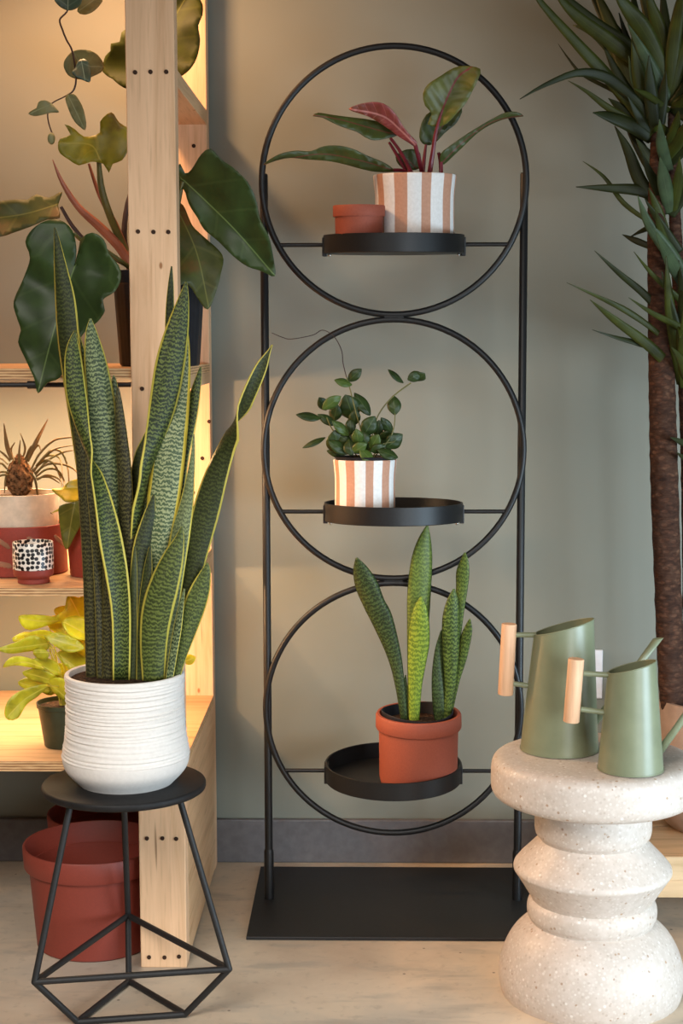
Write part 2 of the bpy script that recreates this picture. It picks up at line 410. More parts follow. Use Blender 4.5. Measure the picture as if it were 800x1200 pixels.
def polyleaf(outline, rib, Y, name, mat, parent, along=0, side=0, cup=.25, wave=.004, thick=.0014, step=5.0, smooth=True):
    """outline, rib in pixels (rib base->tip); along/side: slopes of depth along the rib and across it"""
    o2 = outline
    if smooth:
        k = len(outline); o2 = []
        for i in range(k):
            p0, p1, p2, p3 = outline[i-1], outline[i], outline[(i+1) % k], outline[(i+2) % k]
            m_ = max(2, int(math.hypot(p2[0]-p1[0], p2[1]-p1[1])/step))
            for j in range(m_):
                f = j/m_
                o2.append(tuple(.5*(2*b+(c-a)*f+(2*a-5*b+4*c-d)*f*f+(3*b-a-3*c+d)*f**3) for a, b, c, d in zip(p0, p1, p2, p3)))
    ribs = cat([tuple(map(float, r)) for r in rib], 16)
    xs = [p[0] for p in o2]; ys = [p[1] for p in o2]; pts = [Vector(p) for p in o2]; ne = len(pts)
    y = min(ys)+step*.5
    row = 0
    while y < max(ys):
        x = min(xs)+step*.5+(row % 2)*step*.5
        while x < max(xs):
            if inside(x, y, o2) and min((x-a)**2+(y-b)**2 for a, b in o2) > (step*.55)**2: pts.append(Vector((x, y)))
            x += step
        y += step*.87; row += 1
    vs, es, fs, *_ = delaunay_2d_cdt(pts, [(i, (i+1) % ne) for i in range(ne)], [], 1, 1e-5)
    sc = mpp(P(o2[0][0], o2[0][1], Y)); bm = bmesh.new(); lay = bm.loops.layers.uv.verify()
    V = []; UV = []; ph = rnd.random()*10
    for v in vs:
        best = None; acc = 0
        for a, b in zip(ribs, ribs[1:]):
            dx, dy = b[0]-a[0], b[1]-a[1]; l2 = dx*dx+dy*dy+1e-9; l = math.sqrt(l2)
            t = max(0, min(1, ((v.x-a[0])*dx+(v.y-a[1])*dy)/l2)); qx, qy = a[0]+t*dx, a[1]+t*dy
            d = math.hypot(v.x-qx, v.y-qy); sg = 1 if dx*(v.y-a[1])-dy*(v.x-a[0]) > 0 else -1
            if best is None or d < best[0]: best = (d, sg, acc+t*l)
            acc += l
        d, sg, al = best; dm = d*sc; am = al*sc
        yy = Y+along*am+side*sg*dm-cup*dm+wave*math.sin(am*70+ph+sg)*min(1, dm/.03)+wave*noise.noise((v.x*.03+ph, v.y*.03, 0))
        V.append(bm.verts.new(P(v.x, v.y, yy))); UV.append((sg*dm, am))
    for f in fs:
        try: fc = bm.faces.new([V[i] for i in f])
        except ValueError: continue
        for lp, i in zip(fc.loops, f): lp[lay].uv = UV[i]
    loose = [v for v in bm.verts if not v.link_faces]; bmesh.ops.delete(bm, geom=loose, context='VERTS')
    return build(bm, name, mat, parent, solid=thick)
def stem(pts, name, mat, parent, n=16, seg=8):
    """pts: (px,py,Y,width_px)"""
    s = cat([tuple(map(float, p)) for p in pts], n); bm = bmesh.new(); W = [P(a[0], a[1], a[2]) for a in s]
    tube(bm, W, [max(a[3], .6)*mpp(w)/2 for a, w in zip(s, W)], seg)
    return build(bm, name, mat, parent)
def oval(cx, cy, L, W, ang, Y, name, mat, parent, tw=0, dy=0, tipY=0, cup=.09, pointed=.6):
    """small elliptic leaf: centre px, length/width px, angle deg (0=right, 90=up)"""
    a = math.radians(ang); ux, uy = math.cos(a), -math.sin(a); pts = []
    prof = [(0, .10), (.12, .5), (.3, .88), (.5, 1), (.68, .86), (.84, .54), (.94, .24), (1, .02)]
    for t, w in prof: pts.append((cx+ux*L*(t-.5), cy+uy*L*(t-.5), Y+tipY*(t-.5)+dy*math.sin(t*PI), W*w, tw))
    return blade(pts, name, mat, parent, n=14, fold=cup, thick=.0012)
def sub_(pts, ox, oy, k): return [(ox+a/k, oy+b/k) for a, b in pts]

# ------------------------------------------------------------------ setting
YW = P(430, 1009, 1).z and PF(430, 1009).y          # wall plane
bm = bmesh.new(); box(bm, -2.2, 2.2, YW, YW+.1, -.02, 2.7); structure(build(bm, 'wall_back', WALL, smooth=False))
bm = bmesh.new(); box(bm, -2.2, 2.2, -.8, YW+.1, -.06, 0); structure(build(bm, 'floor', FLOOR, smooth=False))
zb = P(430, 961, YW-.012).z
bm = bmesh.new(); box(bm, -2.2, 2.2, YW-.012, YW, 0.0, zb); structure(build(bm, 'baseboard_back', BASEB, smooth=False, bevel=.003))

# ------------------------------------------------------------------ ringed plant stand
YS = 2.6
sc0 = P(461, 1057, YS)
stand = thing('plant_stand', 'tall black metal plant stand of three stacked rings with round trays', 'plant stand', (sc0.x, YS, 0))
pfl = PF(291, 1102); pbl = PF(303, 1019); prx = 2*PF(461, 1060).x-(pfl.x+pbl.x)/2
bm = bmesh.new(); box(bm, (pfl.x+pbl.x)/2, prx, pfl.y, min(pbl.y, YW-.02), 0.0005, .006); build(bm, 'base_plate', STEEL_DULL, stand, False, .001)
xl = P(311, 620, YS).x; xr = P(611, 620, YS).x; xm = (xl+xr)/2; hw = (xr-xl)/2
for s in (-1, 1):
    x = xm+s*(hw-.0015); zt = P(461, 203, YS).z
    bm = bmesh.new(); tube(bm, [(x, YS, .006), (x, YS, zt-.002), (x, YS, zt)], [.0066, .0066, .005], 16); po = build(bm, 'upright_post', STEEL, stand)
    zs = P(461, 998, YS).z
    bm = bmesh.new(); tube(bm, [(x, YS, .006), (x, YS, zs), (x, YS, zs+.004)], [.0082, .0082, .0068], 16); build(bm, 'post_sleeve', STEEL, po)
rt_ = P(461, 54.5, YS).z; rb_ = P(461, 974.5, YS).z
R3 = (rt_-rb_)/6 - .0026
cz = [rt_-R3, (rt_+rb_)/2, rb_+R3]
YR = YS-.006
trayz = [287, 599, 902]
tilt = [1.6, -1.6, 2.4]
TR = P(541.5, 287, YS).x-P(459, 287, YS).x
tray_info = []
for i in range(3):
    bm = bmesh.new(); tube(bm, [(xm+R3*math.cos(a), YR, cz[i]+R3*math.sin(a)) for a in [2*PI*k/96 for k in range(96)]], .0052, 12, True); build(bm, 'ring', STEEL, stand)
    if i < 2:
        z_ = (cz[i]+cz[i+1])/2; bm = bmesh.new(); box(bm, xm-.016, xm+.016, YR-.004, YR+.004, z_-.003, z_+.003); build(bm, 'weld_plate', STEEL, stand, False, .001)
    zt = P(461, trayz[i], YS).z; th = .031
    c = (xm, YR)
    tl = math.radians(tilt[i])
    def tiltbm(bm, tl=tl, c=c, zt=zt):
        bmesh.ops.rotate(bm, cent=Vector((c[0], c[1], zt)), matrix=Matrix.Rotation(tl, 3, 'X'), verts=bm.verts[:])
    bm = bmesh.new()
    lathe(bm, [(0, zt-th/2+.001), (TR-.001, zt-th/2+.001), (TR, zt-th/2+.002), (TR, zt+th/2-.0005), (TR-.0008, zt+th/2), (TR-.0022, zt+th/2), (TR-.003, zt+th/2-.0005), (TR-.003, zt-th/2+.004), (0, zt-th/2+.004)], c, 96)
    tiltbm(bm); tr = build(bm, 'tray', STEEL, stand)
    dz = zt-cz[i]; hx = math.sqrt(max(R3*R3-dz*dz, 0))
    for s in (-1, 1):
        bm = bmesh.new(); tube(bm, [(xm+s*hx, YR, zt), (xm+s*(TR-.001), YR, zt)], .0034, 10); build(bm, 'support_rod', STEEL, stand)
        bm = bmesh.new(); box(bm, xm+s*(TR-.006), xm+s*(TR+.0015), YR-.016, YR+.016, zt-th/2-.003, zt+th/2-.004); tiltbm(bm); build(bm, 'side_clip', STEEL, tr, False, .001)
        bm = bmesh.new(); bmesh.ops.create_uvsphere(bm, u_segments=10, v_segments=8, radius=.0024, matrix=Matrix.Translation((xm+s*(TR-.011), YR-.03, zt-th/2-.0015))); tiltbm(bm); build(bm, 'pin', SILVER, tr)
    tray_info.append((c, zt-th/2+.004, tl, zt))
def tray_floor(i, y):
    c, z, tl, zt = tray_info[i]; return z+(y-c[1])*math.tan(tl)

def tilted(o, tl): o.rotation_euler = (tl, 0, 0)
# pots on trays ----------------------------------------------------
def on_tray(i, px, y): 
    z = tray_floor(i, y); p = P(px, 300, y); 
    return Vector((P(px, [276, 590, 905][i], y).x, y, z+.0006))
# small empty terracotta pot, top tray
b = on_tray(0, 420.5, YR-.052)
t = thing('terracotta_pot', 'small empty terracotta pot with a wide rim on the top tray', 'pot', b)
k = mpp(b); r = 30.5*k; zt = P(420, 238.5, b.y-r).z
body = [(r*.88, b.z), (r*.9, b.z+.002), (r*.92, zt-.017)]
bm = bmesh.new(); lathe(bm, pot_profile(body+[(r*.93, zt-.016)], .004, .005), (b.x, b.y), 64); build(bm, 'body', TERRA, t)
bm = bmesh.new(); lathe(bm, [(r*.90, zt-.0175), (r*.985, zt-.0175), (r, zt-.016), (r, zt-.002), (r*.985, zt), (r*.88, zt), (r*.86, zt-.002), (r*.85, zt-.02), (r*.9, zt-.0175)], (b.x, b.y), 64); build(bm, 'rim', TERRA, t)

tilted(t, tray_info[0][2])
def striped(name, label, i, px, y, r_px, top_py, mat, cat_='potted plant'):
    b = on_tray(i, px, y); k = mpp(b); r = r_px*k; zt = P(px, top_py, b.y-r*.9).z
    t = thing(name, label, cat_, b)
    hgt = zt-b.z
    prof = [(r*.90, b.z), (r*.945, b.z+.003), (r*.955, b.z+hgt*.2), (r*.95, b.z+hgt*.5), (r*.955, b.z+hgt*.72), (r*.985, b.z+hgt*.9), (r, zt-.002), (r*.985, zt)]
    def mod(a, rr, z, q):
        ka = .006*math.sin(a*10)+.004*math.sin(a*7+1); return rr*(1+ka*(z-b.z)/hgt), z
    bm = bmesh.new(); lathe(bm, pot_profile(smoothprof(prof, 26), .0045, .006), (b.x, b.y), 120, mod); build(bm, 'pot', mat, t)
    bm = bmesh.new(); lathe(bm, [(0, zt-.010), (r*.5, zt-.009), (r*.93, zt-.012), (r*.93, zt-.02), (0, zt-.02)], (b.x, b.y), 40); build(bm, 'soil', SOIL, t)
    return t, b, r, zt
# red-stemmed philodendron in large striped pot
t, b, r, zt = striped('potted_philodendron', 'red-stemmed philodendron in a large striped pot on the top tray', 0, 485.5, YR+.012, 48.5, 201, STRIPE_A)
Y0 = b.y
q = lambda pts: sub_(pts, 300, 60, 2.5)
polyleaf(q([(478, 240), (488, 203), (512, 178), (560, 185), (602, 170), (588, 210), (550, 243), (522, 272), (497, 277), (481, 264)]), q([(520, 300), (540, 230), (590, 180)]), Y0+.012, 'leaf', RED_G, t, along=.15)
polyleaf(q([(655, 52), (650, 80), (635, 112), (615, 150), (590, 178), (558, 212), (530, 222), (502, 214), (514, 184), (494, 160), (488, 125), (502, 98), (535, 76), (578, 50), (612, 44)]), q([(528, 232), (550, 160), (588, 80), (625, 52)]), Y0-.008, 'leaf', RED_O, t, along=-.1, cup=.35)
polyleaf(q([(538, 325), (541, 300), (562, 282), (610, 248), (650, 223), (692, 198), (730, 180), (760, 178), (782, 190), (750, 194), (720, 201), (682, 217), (644, 243), (604, 282), (572, 312), (550, 332)]), q([(542, 328), (610, 262), (690, 207), (778, 188)]), Y0+.0, 'leaf', RED_G, t, along=-.15, side=.6)
polyleaf(q([(166, 190), (182, 181), (222, 187), (272, 194), (322, 200), (366, 210), (402, 230), (418, 246), (382, 256), (346, 261), (320, 252), (296, 236), (262, 225), (226, 210), (194, 194)]), q([(415, 248), (330, 225), (240, 200), (168, 188)]), Y0+.004, 'leaf', RED_G, t, along=-.2, side=.5)
polyleaf(q([(271, 168), (300, 155), (340, 148), (372, 152), (397, 170), (416, 195), (432, 222), (452, 246), (471, 266), (466, 279), (444, 266), (418, 250), (392, 230), (362, 210), (330, 191), (298, 180)]), q([(466, 274), (425, 232), (370, 188), (275, 168)]), Y0-.03, 'leaf', RED_R, t, along=-.15, side=-.5)
polyleaf(q([(20, 332), (60, 304), (110, 291), (160, 292), (200, 277), (250, 277), (292, 289), (322, 304), (370, 324), (396, 340), (402, 352), (350, 353), (310, 345), (260, 331), (210, 321), (150, 316), (100, 311), (60, 318)]), q([(402, 348), (300, 318), (180, 300), (25, 330)]), Y0-.02, 'leaf', RED_G, t, along=-.1, side=-.6)
polyleaf(q([(408, 312), (425, 295), (455, 288), (480, 300), (478, 345), (440, 348), (418, 335)]), q([(470, 345), (440, 318), (412, 305)]), Y0+.02, 'leaf', RED_G, t)
for s in ([(466, 275, -.03, 5), (475, 310, -.02, 5), (487, 358, 0, 6)], [(393, 255, .0, 3.5), (425, 300, 0, 4), (455, 358, 0, 5)], [(389, 268, .01, 3), (415, 310, .01, 4), (442, 358, .01, 4)],
          [(552, 150, -.012, 2), (528, 230, -.012, 4), (518, 290, -.008, 5), (508, 358, 0, 6)], [(497, 275, .012, 3), (492, 315, .01, 4), (488, 358, .01, 5)], [(534, 298, -.005, 4), (540, 325, 0, 5), (541, 358, 0, 5)], [(402, 348, -.02, 4), (430, 350, -.01, 4), (455, 362, 0, 4)]):
    stem([(300+x/2.5, 60+y/2.5, Y0+d, w) for x, y, d, w in s], 'stem', REDSTEM, t)
tilted(t, tray_info[0][2])

# hoya in small striped pot, middle tray
t, b, r, zt = striped('potted_hoya', 'leafy green hoya in a small striped pot on the middle tray', 1, 427.5, YR-.03, 37, 541, STRIPE_B)
bm = bmesh.new(); lathe(bm, [(r*.78, zt-.02), (r*.93, zt+.001), (r*.96, zt+.004), (r*.94, zt+.005), (r*.86, zt+.003), (r*.74, zt-.02)], (b.x, b.y), 48); build(bm, 'liner', BLACKP, t)
Y0 = b.y
K = 3.636
def hx(x): return 300+x/K
def hy(y): return 360+y/K
hoya = [(420, 290, 78, 46, 42, -.01, 0), (370, 322, 78, 36, 165, -.012, 25), (594, 293, 86, 26, 140, .02, 40), (676, 296, 66, 46, 25, -.01, 10), (700, 298, 50, 44, 40, -.005, 30), (588, 418, 84, 60, 95, .0, 0), (222, 468, 108, 38, 172, -.02, 30), (283, 410, 62, 46, 120, .02, 0), (338, 450, 72, 56, 75, .012, 0), (398, 425, 112, 96, 110, .015, 0), (452, 412, 118, 52, 125, .02, 20),
        (322, 408, 96, 50, 35, -.012, 25), (246, 580, 108, 26, 205, -.02, 30), (342, 575, 100, 90, 100, -.018, 10), (360, 518, 96, 42, 140, -.03, 20), (352, 600, 104, 52, 150, -.03, 15), (482, 508, 96, 72, 60, -.02, 10), (520, 520, 80, 44, 85, .01, 0), (588, 572, 92, 66, 40, -.005, 20), (560, 628, 92, 46, 160, -.035, 25), (470, 636, 84, 48, 130, -.042, 25), (432, 556, 70, 52, 100, -.035, 0), (556, 505, 86, 44, 125, .012, 0), (402, 505, 70, 46, 90, .0, 0), (440, 604, 72, 50, 30, -.04, 20), (374, 562, 90, 42, 145, -.02, 0), (556, 548, 70, 42, 20, .01, 30), (505, 575, 70, 52, 60, -.03, 0), (300, 480, 90, 40, 150, .0, 20), (420, 470, 70, 50, 80, .0, 0), (400, 600, 70, 60, 100, -.035, 0), (460, 560, 60, 50, 110, -.03, 0), (520, 605, 70, 40, 20, -.03, 20), (410, 560, 90, 60, 80, .01, 0), (480, 580, 80, 70, 90, .01, 0), (340, 620, 80, 40, 170, .0, 0), (530, 570, 80, 60, 70, .015, 0)]
for j, (x, y, L, W, an, d, tw) in enumerate(hoya):
    oval(hx(x), hy(y), L/K, W/K, an, Y0+d, 'leaf', HOYA2 if j in (1, 14, 20, 21, 24, 11, 27) else HOYA, t, tw, -.003, rnd.uniform(-.02, .01))
for s in ([(385, 300), (400, 350), (425, 450), (455, 560), (468, 660)], [(660, 323), (590, 375), (540, 430), (508, 490), (490, 580), (480, 660)], [(592, 455), (588, 510), (570, 560), (520, 620), (485, 660)], [(300, 470), (330, 530), (400, 600), (450, 660)], [(590, 575), (530, 590), (490, 655)], [(300, 565), (360, 590), (440, 655)]):
    stem([(hx(x), hy(y), Y0-.01, 1.6) for x, y in s], 'stem', GREENSTEM, t, 14, 6)
stem([(hx(x), hy(y), Y0-.01+d, w) for x, y, d, w in [(385, 300, 0, 1.4), (370, 240, .0, 1.3), (365, 190, 0, 1.2), (345, 145, 0, 1.2), (320, 115, 0, 1.1), (280, 98, 0, 1.1), (240, 120, -.01, 1.1), (150, 138, -.02, 1), (110, 130, -.02, 1), (65, 112, -.03, .8)]], 'tendril', DARKSTEM, t, 36, 6)

tilted(t, tray_info[1][2])
# small snake plant, bottom tray
ys_ = YR-.022
b = on_tray(2, 490, ys_); k = mpp(b); r = 50*k; zt = P(490, 834, ys_).z
t = thing('potted_snake_plant', 'small snake plant in a rimmed terracotta pot on the bottom tray', 'potted plant', b)
zr = zt-17.5*k
bm = bmesh.new(); lathe(bm, pot_profile([(r*.86, b.z), (r*.885, b.z+.002), (r*.91, b.z+.01), (r*.925, zr+.002)], .005, .006), (b.x, b.y), 80); build(bm, 'pot', TERRA, t)
bm = bmesh.new(); lathe(bm, [(r*.915, zr), (r*.985, zr), (r, zr+.002), (r*.995, zt-.003), (r*.97, zt), (r*.91, zt), (r*.885, zt-.003), (r*.875, zr), (r*.915, zr)], (b.x, b.y), 80); build(bm, 'rim', TERRA, t)
rl = r*.83
def linmod(a, rr, z, q): return rr*(1+.015*math.sin(3*a+1)), z+.003*math.sin(2*a+.6)
lc = (b.x-.003, b.y-.003)
bm = bmesh.new(); lathe(bm, [(rl*.96, zt-.03), (rl, zt-.004), (rl*1.01, zt+.003), (rl*.99, zt+.004), (rl*.96, zt-.002), (rl*.93, zt-.03)], lc, 64, linmod); build(bm, 'liner', BLACKP, t)
bm = bmesh.new(); lathe(bm, [(0, zt-.012), (rl*.6, zt-.013), (rl*.95, zt-.016), (rl*.95, zt-.03), (0, zt-.03)], lc, 48); build(bm, 'soil', SOIL, t)
SM = [([(418, 651, -.02, 2), (422, 665, -.018, 17), (429, 684, -.016, 26), (438, 706, -.012, 25), (447, 724, -.008, 25), (461, 765, 0, 16.5), (468, 800, 0, 11), (474, 845, .0, 8)], SN_SD, 20),
      ([(500, 614, .014, 1.5), (497, 632, .014, 15), (494, 655, .012, 24), (491, 692, .012, 27), (489, 740, .01, 24), (485, 800, .01, 15), (483, 848, .01, 10)], SN_S, -15),
      ([(493, 697, -.012, 1.5), (492, 709, -.012, 14), (491, 726, -.012, 22), (490, 751, -.01, 25), (488, 775, -.008, 21), (486, 805, -.005, 15), (485, 850, -.004, 11)], SN_SB, 10),
      ([(531, 688, -.01, 1.5), (530, 703, -.01, 14), (528, 726, -.01, 20), (528, 765, -.006, 19), (527, 806, -.002, 13), (522, 848, 0, 8)], SN_S, -15),
      ([(544, 646, .012, 1.5), (543, 657, .012, 10), (541, 671, .012, 15), (540, 690, .012, 13), (536, 720, .01, 12), (530, 780, .01, 10), (520, 848, .008, 8)], SN_S, 25),
      ([(550, 724, .004, 1.5), (548, 735, .004, 9), (545, 747, .004, 12), (541, 770, .004, 10), (533, 800, .005, 8), (524, 848, .006, 6)], SN_S, 20),
      ([(517, 737, .0, 2), (514, 760, .0, 9), (513, 790, .0, 14), (515, 820, .0, 17), (517, 848, 0, 14)], SN_SD, -25),
      ([(475, 790, .004, 1), (474, 805, .004, 6), (474, 825, .004, 7), (475, 848, .004, 6)], SN_SD, 0)]
for pts, m_, tw in SM: ribbon([(x, y, ys_+d, w, tw*(1-i/len(pts))) for i, (x, y, d, w) in enumerate(pts)], 'leaf', m_, t, 26, .16)

tilted(t, tray_info[2][2])
# ------------------------------------------------------------------ geometric stool
sx, sy = -.3425, 2.1685                       # middle of the ring and of the foot triangle
st = thing('stool', 'black round-topped stool with a faceted wire base, under the ribbed white pot', 'stool', (sx, sy, 0))
zd = P(146, 915.5, sy).z; k = mpp((sx, sy, zd)); rd = 95.5*k; dcx = P(145.5, 916, sy).x
bm = bmesh.new(); lathe(bm, [(0, zd-.011), (rd-.003, zd-.011), (rd-.0008, zd-.0095), (rd, zd-.007), (rd, zd-.003), (rd-.001, zd-.001), (rd-.003, zd), (0, zd)], (dcx, sy), 96); build(bm, 'seat', STOOLTOP, st)
angs = [PI/2+.18, PI/2+2*PI/3+.18, PI/2+4*PI/3+.18]
ring = [Vector((sx+.154*math.cos(a), sy+.154*math.sin(a), .080)) for a in angs]
bot = [Vector((sx-.0015+.0868*math.cos(a), sy-.003+.0868*math.sin(a), .0052)) for a in angs]
topv = [Vector((dcx+rd*.74*math.cos(a), sy+rd*.74*math.sin(a), zd-.0115)) for a in angs]
TB = .0046
for i in range(3):
    bm = bmesh.new(); tube(bm, [topv[i], ring[i]], TB, 12); bmesh.ops.create_uvsphere(bm, u_segments=12, v_segments=8, radius=TB*1.02, matrix=Matrix.Translation(ring[i])); build(bm, 'leg', STEEL_DULL, st)
    bm = bmesh.new(); tube(bm, [ring[i], ring[(i+1) % 3]], TB, 12); build(bm, 'stretcher', STEEL_DULL, st)
    bm = bmesh.new(); tube(bm, [ring[i], bot[i]], TB, 12); build(bm, 'lower_strut', STEEL_DULL, st)
    bm = bmesh.new(); tube(bm, [bot[i], bot[(i+1) % 3]], TB, 12); bmesh.ops.create_uvsphere(bm, u_segments=12, v_segments=8, radius=TB*1.02, matrix=Matrix.Translation(bot[i])); build(bm, 'foot_bar', STEEL_DULL, st)

# ------------------------------------------------------------------ big snake plant
pcx = P(148, 900, sy).x
big = thing('potted_snake_plant', 'tall snake plant with yellow leaf edges in a ribbed white pot on the black stool', 'potted plant', (pcx, sy, zd))
def zpy(py): return P(148, py, sy).z
yb = 922
zz0 = zd+.0005
prof_px = [(44, None), (50, 919), (58, 912), (66, 904), (71, 897), (73.5, 889), (74, 882), (72.8, 874), (70.8, 862), (69.4, 850), (68.6, 835), (68.2, 820), (68.4, 805), (69, 795), (69.2, 789)]
prof = []
for r_, py in prof_px:
    z = zz0 if py is None else zpy(py); prof.append((r_*k*1.0, z))
fine = cat(prof, 150)
zg0, zg1 = zpy(884), zpy(791)
def groove(z):
    if z < zg0 or z > zg1: return 0
    q_ = (z-zg0)/(zg1-zg0)*30
    return .0011*(abs(math.sin(q_*PI*.5+.6*math.sin(q_*1.7)))-.6)+.0005*math.sin(q_*5.1)
outer = [(r_+groove(z), z) for r_, z in fine]
ztop = outer[-1][1]
outer += [(outer[-1][0]-.0006, ztop+.0012), (outer[-1][0]-.002, ztop+.0022), (outer[-1][0]-.0042, ztop+.0022), (outer[-1][0]-.006, ztop+.001)]
rin = outer[-1][0]
profile = [(0, zz0)]+outer+[(rin-.0006, ztop-.004), (rin-.001, ztop-.02), (rin-.002, ztop-.05), (0, ztop-.05)]
def gm(a, rr, z, i): return (rr+.0004*math.sin(3*a+z*900)*(1 if zg0 < z < zg1 else 0), z+.0007*math.sin(2*a+1) if zg0 < z < zg1 else z)
bm = bmesh.new(); lathe(bm, profile, (pcx, sy), 96, gm); build(bm, 'pot', WHITEP, big)
zs = P(148, 786, sy).z-.008
bm = bmesh.new(); lathe(bm, [(0, zs), (rin*.5, zs+.001), (rin-.0005, zs-.002), (rin-.0015, zs-.012), (0, zs-.012)], (pcx, sy), 48); build(bm, 'soil', SOIL, big)
Yc = sy
